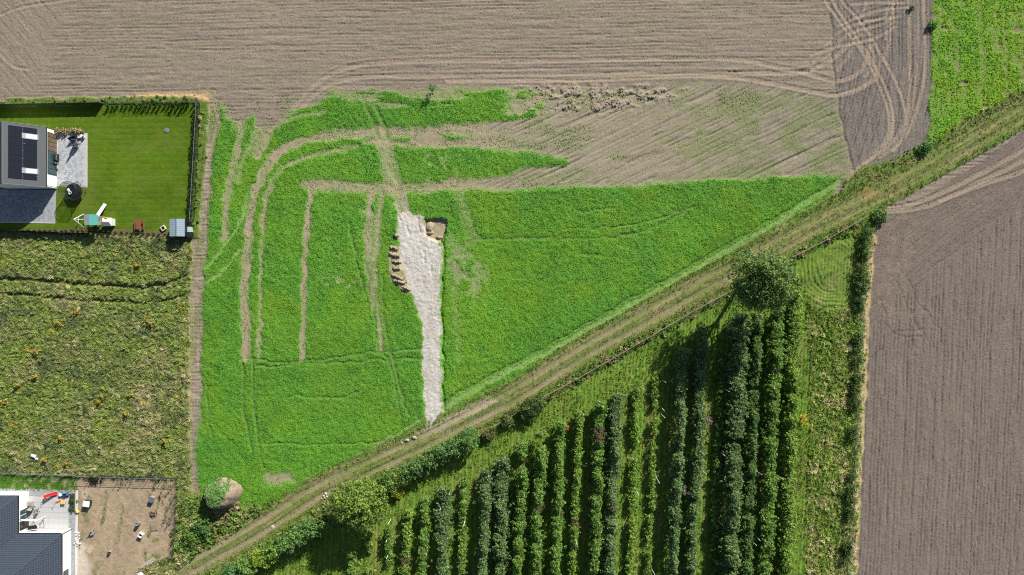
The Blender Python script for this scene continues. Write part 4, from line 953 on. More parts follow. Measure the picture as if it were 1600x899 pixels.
# ================================================================== scattered ground plants (uncountable)
PROTO = bpy.data.collections.new('plant_shapes')            # shapes for the scatters; not part of the scene itself
def proto_coll(name, objs):
    c = bpy.data.collections.new(name)
    for o in objs:
        for cc_ in list(o.users_collection): cc_.objects.unlink(o)
        c.objects.link(o)
    return c
def blade_tuft(name, n, L, wdt, spread, droop, rg, lean=(0, 0)):
    v, q = [], []
    for k in range(n):
        a = rg.random() * 6.283; l = L * (.6 + .6 * rg.random()); dx, dy = math.cos(a), math.sin(a); r0 = spread * .4 * rg.random()
        bx_, by_ = r0 * math.cos(a + 1), r0 * math.sin(a + 1); wv = np.array((-dy, dx, 0)) * wdt * (.7 + .6 * rg.random())
        b0 = np.array((bx_, by_, -.03)); out = spread * (.4 + .8 * rg.random()); hh = l * (1 - .35 * rg.random())
        m = b0 + np.array((dx * out * .45 + lean[0] * .35, dy * out * .45 + lean[1] * .35, hh * .72)); t = b0 + np.array((dx * out + lean[0], dy * out + lean[1], hh * (1 - droop * rg.random())))
        i_ = len(v); v += [b0 - wv * .6, b0 + wv * .6, m - wv, m + wv, t - wv * .25, t + wv * .25]; q += [(i_, i_ + 1, i_ + 3, i_ + 2), (i_ + 2, i_ + 3, i_ + 5, i_ + 4)]
    return np_mesh(name, np.array(v), np.array(q), LEAF_I)
def broad_tuft(name, n, rad, h, rg):
    v, q = [], []
    for k in range(n):
        a = k * 2.4 + rg.random() * .8; f = (k + .6) / n; dx, dy = math.cos(a), math.sin(a); l = rad * (.55 + .6 * f); wd = l * .36
        z0 = h * (1 - .75 * f) * (.8 + .4 * rg.random()); wv = np.array((-dy, dx, 0)) * wd
        b0 = np.array((dx * .03, dy * .03, z0 * .55)); m = np.array((dx * l * .55, dy * l * .55, z0 + .05)); t = np.array((dx * l, dy * l, z0 - .05 - .08 * rg.random()))
        tw_ = np.array((0, 0, (rg.random() - .5) * .12))
        i_ = len(v); v += [b0 - wv * .3, b0 + wv * .3, m - wv + tw_, m + wv - tw_, t - wv * .35 + tw_ * .4, t + wv * .35 - tw_ * .4]; q += [(i_, i_ + 1, i_ + 3, i_ + 2), (i_ + 2, i_ + 3, i_ + 5, i_ + 4)]
    return np_mesh(name, np.array(v), np.array(q), LEAF_I)
def lump(name, rg, m):
    mb = MB(); import mathutils
    mb.lathe((0, 0, -.3), [(.9, 0), (1, .35), (.75, .75), (.25, .95)], 7); mb.v = [(x * (1 + .3 * (rg.random() - .5)), y * (1 + .3 * (rg.random() - .5)), z * (1 + .25 * (rg.random() - .5))) for x, y, z in mb.v]
    return mb.build(name, m)
rgp = np.random.default_rng(900)
C_CROP = proto_coll('crop_shapes', [broad_tuft('crop_shape', 11, .25, .30, rgp) for _ in range(4)])
C_GRASS = proto_coll('grass_shapes', [blade_tuft('grass_shape', 11, .32, .028, .22, .5, rgp) for _ in range(4)])
C_TALL = proto_coll('tall_grass_shapes', [blade_tuft('tall_shape', 13, .75, .035, .42, .6, rgp, (-.22, -.16)) for _ in range(3)] + [broad_tuft('weed_shape', 12, .36, .6, rgp)])
C_WEED = proto_coll('weed_shapes', [broad_tuft('weed_leaf', 12, .32, .5, rgp), broad_tuft('weed_leaf', 9, .40, .4, rgp), blade_tuft('weed_blade', 12, .55, .035, .34, .6, rgp)])
M_CLOD = mat_leaf('clod', True, 0.0, .95, .1)
C_CLOD = proto_coll('clod_shapes', [lump('clod_shape', rgp, M_CLOD) for _ in range(4)])

def scatter(name, mask, dens, coll, tintf, smin, smax, label, cat, tilt=.2, dz=0.0, seed=1, rz=None, flat=1.0):
    """points over the plan where mask says so; geometry nodes set a plant on each"""
    rg = np.random.default_rng(seed); pr = np.clip(mask * dens * (STEP * S) ** 2, 0, 1)
    jj, ii = np.nonzero(rg.random(mask.shape) < pr); n = len(jj)
    ou = (rg.random(n) - .5) * STEP; ov = (rg.random(n) - .5) * STEP
    P = np.stack([(US[ii] + ou - 800) * S, (449.5 - VS[jj] - ov) * S, Z[jj, ii] + dz], 1).astype(np.float32)
    me = bpy.data.meshes.new(name); me.vertices.add(n); me.vertices.foreach_set('co', P.ravel())
    sc_ = ((smin + (smax - smin) * rg.random(n)) * (.45 + .55 * np.clip(mask[jj, ii], 0, 1))).astype(np.float32)
    me.attributes.new('scl', 'FLOAT', 'POINT').data.foreach_set('value', sc_)
    rot = np.stack([rg.normal(size=n) * tilt, rg.normal(size=n) * tilt, rg.random(n) * 6.283 if rz is None else rz + rg.normal(size=n) * .5], 1).astype(np.float32)
    me.attributes.new('rot', 'FLOAT_VECTOR', 'POINT').data.foreach_set('vector', rot.ravel())
    t4 = np.ones((n, 4), np.float32); t4[:, :3] = np.clip(tintf(US[ii] + ou, VS[jj] + ov, jj, ii, rg), .004, .9)
    me.attributes.new('tint', 'FLOAT_COLOR', 'POINT').data.foreach_set('color', t4.ravel())
    me.update(); o = bpy.data.objects.new(name, me); COL.objects.link(o); tag(o, label, cat, None, 'stuff')
    g = bpy.data.node_groups.new('scatter', 'GeometryNodeTree'); g.interface.new_socket('Geometry', in_out='INPUT', socket_type='NodeSocketGeometry'); g.interface.new_socket('Geometry', in_out='OUTPUT', socket_type='NodeSocketGeometry')
    N = g.nodes; gi = N.new('NodeGroupInput'); go = N.new('NodeGroupOutput'); iop = N.new('GeometryNodeInstanceOnPoints'); ci = N.new('GeometryNodeCollectionInfo')
    ci.inputs['Collection'].default_value = coll; ci.inputs['Separate Children'].default_value = True; ci.inputs['Reset Children'].default_value = True
    def att(nm, ty):
        a = N.new('GeometryNodeInputNamedAttribute'); a.data_type = ty; a.inputs['Name'].default_value = nm; return a.outputs['Attribute']
    ri = N.new('FunctionNodeRandomValue'); ri.data_type = 'INT'; ri.inputs[4].default_value = 0; ri.inputs[5].default_value = len(coll.objects) - 1
    iop.inputs['Pick Instance'].default_value = True
    sv = N.new('ShaderNodeCombineXYZ'); a_s = att('scl', 'FLOAT'); g.links.new(a_s, sv.inputs[0]); g.links.new(a_s, sv.inputs[1])
    mz_ = N.new('ShaderNodeMath'); mz_.operation = 'MULTIPLY'; mz_.inputs[1].default_value = flat; g.links.new(a_s, mz_.inputs[0]); g.links.new(mz_.outputs[0], sv.inputs[2])
    er = N.new('FunctionNodeEulerToRotation'); g.links.new(att('rot', 'FLOAT_VECTOR'), er.inputs[0])
    g.links.new(gi.outputs[0], iop.inputs['Points']); g.links.new(ci.outputs[0], iop.inputs['Instance']); g.links.new(ri.outputs[2], iop.inputs['Instance Index'])
    g.links.new(er.outputs[0], iop.inputs['Rotation']); g.links.new(sv.outputs[0], iop.inputs['Scale']); g.links.new(iop.outputs[0], go.inputs[0])
    md = o.modifiers.new('scatter', 'NODES'); md.node_group = g
    return o
def tinter(base, var=.25, big=None, blend=None):
    base = np.asarray(base)
    def f(u, v, jj, ii, rg):
        n = len(u); t = base[None] * (1 + var * (rg.random((n, 1)) - .5) * 2)
        if big is not None:
            k = sstep(blend[0], blend[1], fbm(u / blend[2], v / blend[3], blend[4], 4))[:, None]; t = t * (1 - k) + np.asarray(big)[None] * k * (1 + var * (rg.random((n, 1)) - .5) * 2)
        t *= (1 + .18 * (fbm(u / 70, v / 70, 500, 3) - .5))[:, None]
        return t
    return f
inframe = ((U > -20) & (U < 1620) & (V > -20) & (V < 920)).astype(np.float32)
def crop_tint(u, v, jj, ii, rg):
    n = len(u); t = np.array((.175, .400, .034))[None] * (1 + .5 * (rg.random((n, 1)) - .5)); p = pale[jj, ii][:, None]
    k = sstep(.42, .62, fbm(u / 90, v / 70, 510, 4))[:, None]; t = t * (1 - k) + np.array((.130, .345, .042))[None] * k * (1 + .4 * (rg.random((n, 1)) - .5))
    y = sstep(.48, .66, fbm(u / 46, v / 60, 511, 4))[:, None]; t = t * (1 - .75 * y) + np.array((.250, .430, .028))[None] * .75 * y
    b = (np.exp(-(((u - 410) / 60) ** 2 + ((v - 600) / 50) ** 2)) + .7 * sstep(.52, .66, fbm(u / 150, v / 110, 512, 3)))[:, None]; t = t * (1 - .4 * np.clip(b, 0, 1)) + np.array((.095, .295, .055))[None] * .4 * np.clip(b, 0, 1)
    t = t * (1 + .55 * (fbm(u / 18, v / 22, 513, 3) - .5))[:, None]
    return t * (1 - p) + np.array((.36, .50, .17))[None] * p
scatter('crop_plants', crop * inframe * (1 - .45 * pale) * (1 - ne), 26, C_CROP, crop_tint, .28, .62, 'low leafy green crop covering the triangular field', 'crop', .15, -.02, 1, flat=.55)
scatter('crop_plants', np.clip(ne_d * ne, 0, 1) * inframe * (1 - verge), 15, C_CROP, tinter((.175, .40, .028), .3, (.27, .42, .022), (.40, .60, 50, 50, 520)), .4, .8, 'yellowish-green leafy crop in the upper right corner field', 'crop', .15, -.04, 2, flat=.6)
volunteers = np.clip(bare * .16 * sstep(.40, .62, fbm(U / 34, V / 16, 61, 5)) * 3 + strip_soil * 1.3 * sstep(.40, .62, fbm(U / 14, V / 14, 530, 3)) * (1 - lane * .6) + inside([(322, 160), (440, 148), (480, 150), (450, 190), (404, 220), (330, 215)], 10) * .8 * sstep(.38, .6, fbm(U / 12, V / 24, 532, 3)) + inside([(640, 204), (880, 192), (960, 200), (900, 234), (760, 230), (640, 228)], 8) * .7 * sstep(.35, .6, fbm(U / 40, V / 6, 533, 3)) + inside([(640, 282), (820, 278), (960, 282), (960, 292), (820, 299), (640, 300)], 5) * .5 * sstep(.4, .6, fbm(U / 20, V / 8, 534, 3)) + bare * .05 + inside([(1120, 135), (1180, 138), (1190, 160), (1140, 168), (1115, 155)], 14) * .7 + near([(900, 158), (960, 152), (1010, 150)], 8, 6) * .5 * sstep(.45, .6, fbm(U / 12, V / 8, 531, 3)) + near([(955, 246), (1000, 244), (1040, 247)], 4, 4) * .5, 0, 1) * (1 - crop)
scatter('weed_seedlings', volunteers * inframe * (1 - trk) * (1 - gr) * (1 - pt), 16, C_CROP, tinter((.17, .30, .05), .35), .18, .52, 'scattered young weeds on the bare strips of the field', 'weeds', .2, -.02, 3, flat=.55)
def mead_tint(u, v, jj, ii, rg):
    n = len(u); s = np.clip(.75 * strawm[jj, ii] + .12 + .3 * rg.normal(size=n), 0, 1)[:, None]
    t = np.array((.215, .290, .070))[None] * (1 - s) + np.array((.50, .45, .24))[None] * s
    g_ = sstep(.45, .62, fbm(u / 50, v / 34, 545, 4))[:, None]; t = t * (1 - .7 * g_) + np.array((.27, .37, .07))[None] * .7 * g_
    k = sstep(.60, .72, fbm(u / 22, v / 16, 540, 4))[:, None]; t = t * (1 - k) + np.array((.165, .215, .085))[None] * k
    y = sstep(.80, .86, fbm(u / 10, v / 10, 541, 2))[:, None] * (rg.random((n, 1)) < .5); t = t * (1 - y) + np.array((.55, .42, .04))[None] * y
    return t * (1 + .5 * (rg.random((n, 1)) - .5))
scatter('meadow_grass', me_ * (1 - mr) * inframe * (U < 320) * (REG == 6), 11, C_TALL, mead_tint, .6, 1.25, 'tall tangled straw and green grass of the uncut meadow', 'grass', .25, -.08, 4, rz=0.0, flat=.6)
vtint = tinter((.18, .30, .05), .35, (.36, .32, .15), (.52, .66, 30, 22, 550))
scatter('verge_grass', np.clip(verge - .85 * rutv - (np.abs(TS) < 17) * .45, 0, 1) * inframe * (1 - crop) * (1 - orc) * (1 - me_), 7, C_GRASS, vtint, .6, 1.4, 'rough green and straw grass along the dirt track', 'grass', .25, -.04, 5)
wband = np.clip(sstep(20, 24, TS) * sstep(44, 34, TS) * (U < 1370) * sstep(.38, .58, fbm(TT / 16, TS / 12, 560, 3)) + northstrip * .35 + inside([(280, 780), (320, 770), (400, 780), (440, 782), (380, 822), (280, 885), (268, 850)], 6) + sstep(20, 24, -TS) * sstep(40, 34, -TS) * (U > 1330) * .3, 0, 1) * (1 - crop)
scatter('verge_weeds', wband * inframe * (REG != 5), 5, C_WEED, tinter((.17, .28, .05), .4, (.44, .37, .19), (.54, .66, 14, 14, 561)), .7, 1.5, 'rank leafy weeds on the banks beside the track and fences', 'weeds', .3, -.05, 6)
scatter('orchard_grass', orc * (1 - .75 * ring) * inframe * (.55 + .45 * sstep(.35, .6, fbm(U / 25, V / 25, 570, 3))), 6, C_GRASS, tinter((.175, .305, .038), .35, (.30, .36, .08), (.5, .66, 10, 60, 571)), .7, 1.5, 'green grass of the alleys between the orchard rows', 'grass', .3, -.04, 7)
scatter('rough_grass', rough * (1 - ring * .9) * inframe, 8, C_TALL, tinter((.26, .385, .065), .4, (.50, .48, .20), (.48, .64, 16, 22, 572)), .6, 1.35, 'coarse flattened grass along the right side of the orchard', 'grass', .4, -.10, 8, flat=.55)
scatter('lawn_weeds', sgr * inframe, 7, C_GRASS, tinter((.12, .29, .03), .3), .5, .9, 'uneven bright lawn strip behind the bungalow terrace', 'grass', .25, -.04, 9)
scatter('yard_weeds', yg * inframe, 5, C_GRASS, tinter((.12, .20, .035), .35), .5, .9, 'green weeds in lines on the brown yard', 'weeds', .25, -.03, 10)
scatter('straw_mulch', yd * inframe * (1 - yg), 6, C_GRASS, tinter((.42, .33, .22), .3, (.32, .24, .155), (.45, .6, 8, 8, 580)), .4, .8, 'dry straw litter covering the brown yard', 'straw', .9, -.10, 11, flat=.35)
def clod_tint(u, v, jj, ii, rg): return C[jj, ii] * (1 + .35 * (rg.random((len(u), 1)) - .5))
soilm = ((REG == 1) | (REG == 10)) * (1 - crop) * inframe
scatter('soil_clods', soilm * (.5 + .5 * sstep(.4, .6, fbm(U / 12, V / 12, 590, 3))) * (1 - .4 * bare), 5.0, C_CLOD, clod_tint, .025, .075, 'small clods strewn over the ploughed fields', 'clods', .3, 0, 12)
scatter('soil_clods', clod * inframe, 6, C_CLOD, clod_tint, .06, .18, 'coarse pinkish clods beside the upper wheel tracks', 'clods', .3, 0, 13)
scatter('gravel_stones', gr * inframe, 12, C_CLOD, clod_tint, .02, .055, 'pale crushed stone of the gravel road', 'gravel', .3, 0, 14)
scatter('gravel_stones', np.clip(rutv * trk * .5 + tail, 0, 1) * inframe, 6, C_CLOD, tinter((.45, .40, .33), .3), .03, .09, 'loose stones in the ruts of the dirt track', 'gravel', .3, 0, 15)

# ================================================================== things in the garden of the modern house
def at(u, v, z=0.0):
    """Local at a plan pixel"""
    p = W(u, v, z); return (float(p[0]), float(p[1]), float(p[2]))
def thing(name, u, v, label, cat, group=None, rz=0, z=0.0): return Local(name, at(u, v, z), label, cat, group, rz)

# trampoline with safety net
M_NET = bpy.data.materials.new('safety_net'); M_NET.use_nodes = True
_t = M_NET.node_tree; _p = _t.nodes['Principled BSDF']; _p.inputs['Base Color'].default_value = (.01, .012, .012, 1); _p.inputs['Alpha'].default_value = .38; _p.inputs['Roughness'].default_value = .9
tz = thing('trampoline', 120, 301, 'round dark trampoline with black safety net at the patio corner', 'trampoline', z=.03)
n = 16; rT = 1.55
tz.part(MB().lathe((0, 0, .78), [(1.28, -.02), (1.28, 0), (.02, .005)], 24), 'mat', M_BLACK)
tz.part(MB().lathe((0, 0, .78), [(rT, -.05), (rT, .04), (1.30, .05), (1.28, -.02)], 24, False), 'spring_pad', mat('dark_green_pad', (.03, .05, .045), .5))
tz.part(MB().lathe((0, 0, .80), [(rT - .06, 0), (rT - .06, 1.75)], 24, False), 'safety_net', M_NET)
for k in range(6):
    a = k * math.pi / 3; x, y = rT * math.cos(a), rT * math.sin(a)
    tz.part(MB().tube((x * 1.06, y * 1.06, 0), (x * 1.04, y * 1.04, .85), .03).tube((x * 1.04, y * 1.04, .85), (x, y, 2.6), .03).tube((x * 1.06 - .5 * y / rT, y * 1.06 + .5 * x / rT, .02), (x * 1.06 + .5 * y / rT, y * 1.06 - .5 * x / rT, .02), .03), 'pole', M_DARK)
tz.part(MB().lathe((0, 0, 2.55), [(rT, 0), (rT + .05, .03), (rT, .06), (rT - .05, .03), (rT, 0)], 24, False), 'top_ring', M_DARK)
lb = MB()
for s_ in (-.2, .2): lb.tube((.2 + s_, rT + .55, 0), (.2 + s_, rT + .05, .82), .025)
for k in range(3): lb.box((.2, rT + .45 - k * .15, .2 + k * .25), (.42, .1, .03))
tz.part(lb, 'ladder', M_ALU)
rg_ = thing('ball', 115, 303, 'small pale-green ring-shaped toy lying on the trampoline', 'toy', z=.82)
rg_.part(MB().lathe((0, 0, .1), [(.30, 0), (.36, .07), (.30, .14), (.22, .14), (.17, .07), (.22, 0), (.30, 0)], 14, False), 'ring', mat('pale_green_vinyl', (.35, .62, .5), .4), smooth=True); rg_.o.name = 'swim_ring'
tw_ = thing('towel', 112, 300, 'crumpled white cloth lying on the trampoline beside the ring toy', 'cloth', z=.83)
tw_.part(MB().box((0, .15, .06), (.5, .75, .10), .5, taper=.6).box((.16, -.35, .08), (.30, .55, .12), 1.0, taper=.5), 'folds', M_WHITE, bevel=.03)

# playhouse with slide and swing arm
ps = thing('playset', 156, 346, 'playhouse with teal and grey roof, long white slide and white swing frame', 'playset', z=.03)
pb = MB()
tower = [(-1.0, -.75), (1.0, -.75), (1.0, .75), (-1.0, .75)]
for x, y in tower: ps.part(MB().box((x, y, 1.3), (.09, .09, 2.6)), 'post', M_WOOD)
ps.part(MB().box((0, 0, 1.2), (2.1, 1.6, .07)), 'platform', M_WOOD)
ps.part(MB().add([(-1.25, -.95, 2.45), (.0, -.95, 3.05), (0, .95, 3.05), (-1.25, .95, 2.45), (-1.25, -.95, 2.41), (.0, -.95, 3.0), (0, .95, 3.0), (-1.25, .95, 2.41)], [(0, 1, 2, 3), (7, 6, 5, 4), (0, 4, 5, 1), (2, 6, 7, 3), (3, 7, 4, 0)]), 'roof_sheet', mat('grey_tarpaulin', (.42, .43, .42), .7))
ps.part(MB().add([(1.25, -.95, 2.45), (.0, -.95, 3.05), (0, .95, 3.05), (1.25, .95, 2.45), (1.25, -.95, 2.41), (.0, -.95, 3.0), (0, .95, 3.0), (1.25, .95, 2.41)], [(3, 2, 1, 0), (4, 5, 6, 7), (1, 5, 4, 0), (3, 7, 6, 2), (0, 4, 7, 3)]), 'roof_sheet', M_TEAL)
sa = Vector((.35, .8, 1.25)); sb = Vector((1.15, 3.1, .2)); dirn = (sb - sa).normalized(); side = Vector((dirn.y, -dirn.x, 0)).normalized() * .26
sld = MB().add([sa - side, sa + side, sb + side, sb - side, sa - side - Vector((0, 0, .04)), sa + side - Vector((0, 0, .04)), sb + side - Vector((0, 0, .04)), sb - side - Vector((0, 0, .04))], [(3, 2, 1, 0), (4, 5, 6, 7), (0, 1, 5, 4), (1, 2, 6, 5), (2, 3, 7, 6), (3, 0, 4, 7)])
for q in (-1, 1): sld.tube(sa + side * q + Vector((0, 0, .08)), sb + side * q + Vector((0, 0, .08)), .05, n=6)
ps.part(sld, 'slide', M_WHITE)
fr = MB(); top = Vector((-3.3, .15, 2.15))
fr.tube((-1.0, .1, 2.1), top, .05); fr.tube(top, (-2.9, 1.3, 0), .055); fr.tube(top, (-2.9, -1.1, 0), .055); fr.tube(top + Vector((.16, .55, -1.0)), top + Vector((.16, -.55, -1.0)), .04)
ps.part(fr, 'swing_frame', M_WHITE)
for x in (-1.7, -2.4):
    ps.part(MB().tube((x, -.1, 2.12), (x, -.1, .5), .012, n=4).tube((x, .3, 2.12), (x, .3, .5), .012, n=4).box((x, .1, .48), (.22, .5, .04)), 'swing', M_BLACK)
ph = MB().box((2.1, -.25, .65), (1.5, 1.3, 1.3)).add([(1.25, -1.0, 1.3), (2.95, -1.0, 1.3), (2.95, .5, 1.3), (1.25, .5, 1.3), (1.5, -.25, 1.75), (2.7, -.25, 1.75)], [(0, 1, 5, 4), (2, 3, 4, 5), (1, 2, 5), (3, 0, 4)])
ps.part(ph, 'den', mat('off_white_canvas', (.66, .64, .58), .8, var=.2), bevel=.05)
ps.part(MB().box((2.0, .46, 1.5), (.5, .22, .16), rx=.4), 'hatch', M_YEL)
ps.part(MB().box((2.1, -.92, .6), (.6, .03, .8)), 'opening', M_BLACK)

# picnic table
pt_ = thing('picnic_table', 220, 352, 'red-brown wooden picnic table with two benches on the lawn', 'table', z=.03)
for k in range(4): pt_.part(MB().box((-.30 + k * .2, 0, .74), (.185, 1.65, .04)), 'top_plank', M_REDWOOD)
for x in (-.78, .78):
    for k in (-.075, .075): pt_.part(MB().box((x + k, 0, .44), (.14, 1.65, .04)), 'bench_plank', M_REDWOOD)
for y in (-.6, .6):
    pt_.part(MB().box((0, y, .40), (1.75, .08, .07)).box((-.45, y + .06, .36), (.09, .07, .85), ry=.45).box((.45, y + .06, .36), (.09, .07, .85), ry=-.45), 'leg', M_REDWOOD)
# fire bowl
fb = thing('fire_pit', 256, 357, 'small square pale fire pit with dark bowl near the shed', 'fire pit', rz=R(35), z=.03)
fb.part(MB().box((0, .34, .16), (.85, .17, .3)).box((0, -.34, .16), (.85, .17, .3)).box((.34, 0, .16), (.17, .51, .3)).box((-.34, 0, .16), (.17, .51, .3)), 'surround', mat('sand_stone', (.55, .50, .42), .9), bevel=.02)
fb.part(MB().lathe((0, 0, .05), [(.25, .26), (.22, .1), (.02, .06)], 12), 'bowl', M_BLACK)
# shed and boxes beside it
sh = thing('shed', 285.5, 357.5, 'small shed with blue-grey sheet roof in the lower right lawn corner', 'shed', z=.0)
shw, shl = 1.28, 1.5
sh.part(MB().box((0, 0, 1.0), (2 * shw - .1, 2 * shl - .1, 2.0)), 'wall', M_DARK)
M_SHEET = mat('blue_grey_sheet', (.30, .40, .47), .45, .1, var=.08)
for q in (-1, 1):
    rm = MB(); kx = 7
    for k in range(9):
        y0 = -shl - .05 + k * (2 * shl + .1) / 9; y1 = y0 + (2 * shl + .1) / 9 - .015; xo = q * (shw + .06)
        zq = 2.02
        rm.add([(0, y0, 2.34), (xo, y0, zq), (xo, y1, zq), (0, y1, 2.34), (0, y0, 2.29), (xo, y0, zq - .05), (xo, y1, zq - .05), (0, y1, 2.29)], [(0, 3, 2, 1), (4, 5, 6, 7), (0, 1, 5, 4), (1, 2, 6, 5), (2, 3, 7, 6), (3, 0, 4, 7)] if q < 0 else [(0, 1, 2, 3), (7, 6, 5, 4), (4, 5, 1, 0), (5, 6, 2, 1), (6, 7, 3, 2), (7, 4, 0, 3)])
    sh.part(rm, 'roof_sheet', M_SHEET)
sh.part(MB().box((0, 0, 2.36), (.16, 2 * shl + .12, .04)), 'ridge_cap', M_ALU)
sh.part(MB().box((-shw + .04, .3, .95), (.04, .9, 1.8)), 'door', mat('shed_door', (.12, .13, .14), .6))
for k, (v, m_, lab) in enumerate(((351, M_DARK, 'dark storage box beside the shed, uppermost of three'), (359.5, mat('pale_green_plastic', (.42, .55, .48), .5), 'pale green storage box beside the shed, between two dark ones'), (368, M_DARK, 'dark storage box beside the shed, lowest of three'))):
    bx = thing('storage_box', 299.5, v, lab, 'box', 'storage boxes beside the shed', z=.02)
    bx.part(MB().box((0, 0, .45), (.62, .9, .9)), 'body', m_, bevel=.03); bx.part(MB().box((0, 0, .93), (.66, .94, .07)), 'lid', m_, bevel=.02)
mh = thing('manhole_cover', 261, 204, 'round grey cover set in the lawn near the upper right fence', 'cover', z=.03)
mh.part(MB().lathe((0, 0, 0), [(.42, 0), (.42, .10), (.34, .12), (.34, .09), (.02, .09)], 20), 'lid', mat('grey_lid', (.20, .22, .24), .6)); mh.part(MB().tube((-.1, 0, .12), (.1, 0, .12), .03), 'handle', M_DARK)

# patio furniture
par = thing('parasol', 124.5, 222, 'folded dark parasol leaning beside the covered patio lounge set', 'parasol', z=.07)
par.part(MB().box((0, 0, .05), (.7, .7, .10)), 'base', M_CONC, bevel=.03); par.part(MB().tube((0, 0, .1), (-.05, -.1, 2.5), .03), 'pole', M_ALU)
par.part(MB().lathe((-.05, -.08, 1.0), [(.06, 0), (.20, .15), (.24, .6), (.14, 1.2), (.03, 1.55)], 10), 'canopy', mat('navy_cloth', (.02, .03, .06), .8))
def chair(u, v, label, rz, m, group=None, w_=.6, frame=M_DARK):
    c = thing('garden_chair', u, v, label, 'chair', group, rz, z=.08 if v < 500 else .11)
    c.part(MB().box((0, 0, .40), (w_, .58, .10)), 'seat', m, bevel=.03); c.part(MB().box((0, .30, .70), (w_, .09, .60), rx=-.18), 'backrest', m, bevel=.03)
    for x in (-w_ / 2 - .03, w_ / 2 + .03): c.part(MB().box((x, 0, .58), (.06, .58, .05)).box((x, -.25, .29), (.05, .05, .56)).box((x, .25, .29), (.05, .05, .56)), 'armrest', frame)
    return c
chair(117, 219, 'dark armchair with cushions at the upper patio edge', .5, mat('dark_blue_cushion', (.025, .03, .06), .8), w_=1.2)
chair(121, 227, 'dark armchair below the sofa on the patio', 2.7, mat('slate_cushion', (.05, .06, .09), .8), w_=.9)
tb = thing('garden_table', 128, 214, 'small white-topped table at the upper right of the patio', 'table', z=.08)
tb.part(MB().box((0, 0, .46), (.95, .55, .05), .3), 'top', M_WHITE, bevel=.02)
for x, y in ((-.35, -.2), (.35, -.2), (.35, .2), (-.35, .2)): tb.part(MB().box((x, y, .22), (.05, .05, .44)), 'leg', M_ALU)
pl_ = thing('flower_pot', 132, 215, 'round pale pot at the upper right patio corner', 'pot', z=.08)
pl_.part(MB().lathe((0, 0, 0), [(.18, 0), (.26, .42), (.22, .42), (.2, .36), (.02, .36)], 12), 'pot', M_WHITE); v_, q_, c_ = leaf_cloud([(0, 0, .5)], .2, 40, .16, rng, (.1, .2, .05)); np_mesh('foliage', v_, q_, LEAF, pl_.o, c_)
bb = thing('barbecue', 91, 247.5, 'black barbecue standing against the patio windows', 'barbecue', z=.08)
bb.part(MB().box((0, 0, .45), (.62, 1.3, .7)), 'cabinet', M_BLACK); bb.part(MB().box((0, 0, .92), (.66, 1.34, .26), taper=.8), 'hood', M_BLACK, bevel=.05); bb.part(MB().tube((.36, -.5, .9), (.36, .5, .9), .025), 'handle', M_ALU)
gr_ = thing('kettle_grill', 91.5, 257.5, 'round black kettle grill beside the barbecue on the patio', 'grill', z=.08)
gr_.part(MB().lathe((0, 0, .55), [(.05, 0), (.30, .15), (.36, .3), (.30, .45), (.12, .55), (.02, .56)], 14), 'bowl', M_BLACK, smooth=True)
for k in range(3): gr_.part(MB().tube((.2 * math.cos(k * 2.1), .2 * math.sin(k * 2.1), .62), (.42 * math.cos(k * 2.1), .42 * math.sin(k * 2.1), 0), .02), 'leg', M_ALU)
gr_.part(MB().box((.45, .1, .75), (.35, .4, .03)), 'side_shelf', M_ALU)
pg = thing('ornamental_grass', 110, 206.5, 'strip of straw-coloured ornamental grass along the upper patio edge', 'grass bed', z=.05)
cc = np.stack([rng.uniform(-2.5, 2.5, 60), rng.normal(size=60) * .22, .2 + .5 * rng.random(60)], 1); v_, q_, c_ = leaf_cloud(cc, .28, 16, .3, rng, (.42, .34, .19), .5, .2, 1.2, .5); np_mesh('foliage', v_, q_, LEAF, pg.o, c_)

# young thujas along the fence, one by one
tj = None
def thuja(u, v, sc_):
    global tj
    if tj is None:
        cc = np.stack([rng.normal(size=26) * .10, rng.normal(size=26) * .10, np.linspace(.1, 1.0, 26)], 1); v_, q_, c_ = leaf_cloud(cc, np.linspace(.24, .08, 26), 9, .16, rng, (.05, .095, .03), .4, .2, 1.2)
        tj = np_mesh('young_thuja', v_, q_, LEAF, None, c_); o = tj
    else: o = tj.copy(); COL.objects.link(o)
    o.location = G(u, v); o.scale = (sc_, sc_, sc_ * (.85 + .3 * rng.random())); o.rotation_euler = (0, 0, rng.random() * 6)
    return o
for k in range(19): tag(thuja(170 + k * 7.4 + rng.normal() * .5, 166.8 - k * .16 + rng.normal() * .4, .8 + .4 * rng.random()), ORD[k] + ' young thuja from the left along the upper lawn fence', 'shrub', 'young thujas along the upper fence')
for k in range(24): tag(thuja(308.5 - k * .42 + rng.normal() * .4, 168 + k * 7.3 + rng.normal() * .5, .8 + .45 * rng.random()), ORD[k] + ' young thuja from the top along the right lawn fence', 'shrub', 'young thujas along the right fence')
for k in range(27): tag(thuja(38 + k * 8.5 + rng.normal() * .5, 361.5 + k * .14 - 1.6 + (k > 14) * (k - 14) * .32 + rng.normal() * .3, .6 + .35 * rng.random()), ORD[k] + ' young thuja from the left in the bark strip along the lower lawn fence', 'shrub', 'young thujas along the lower fence')

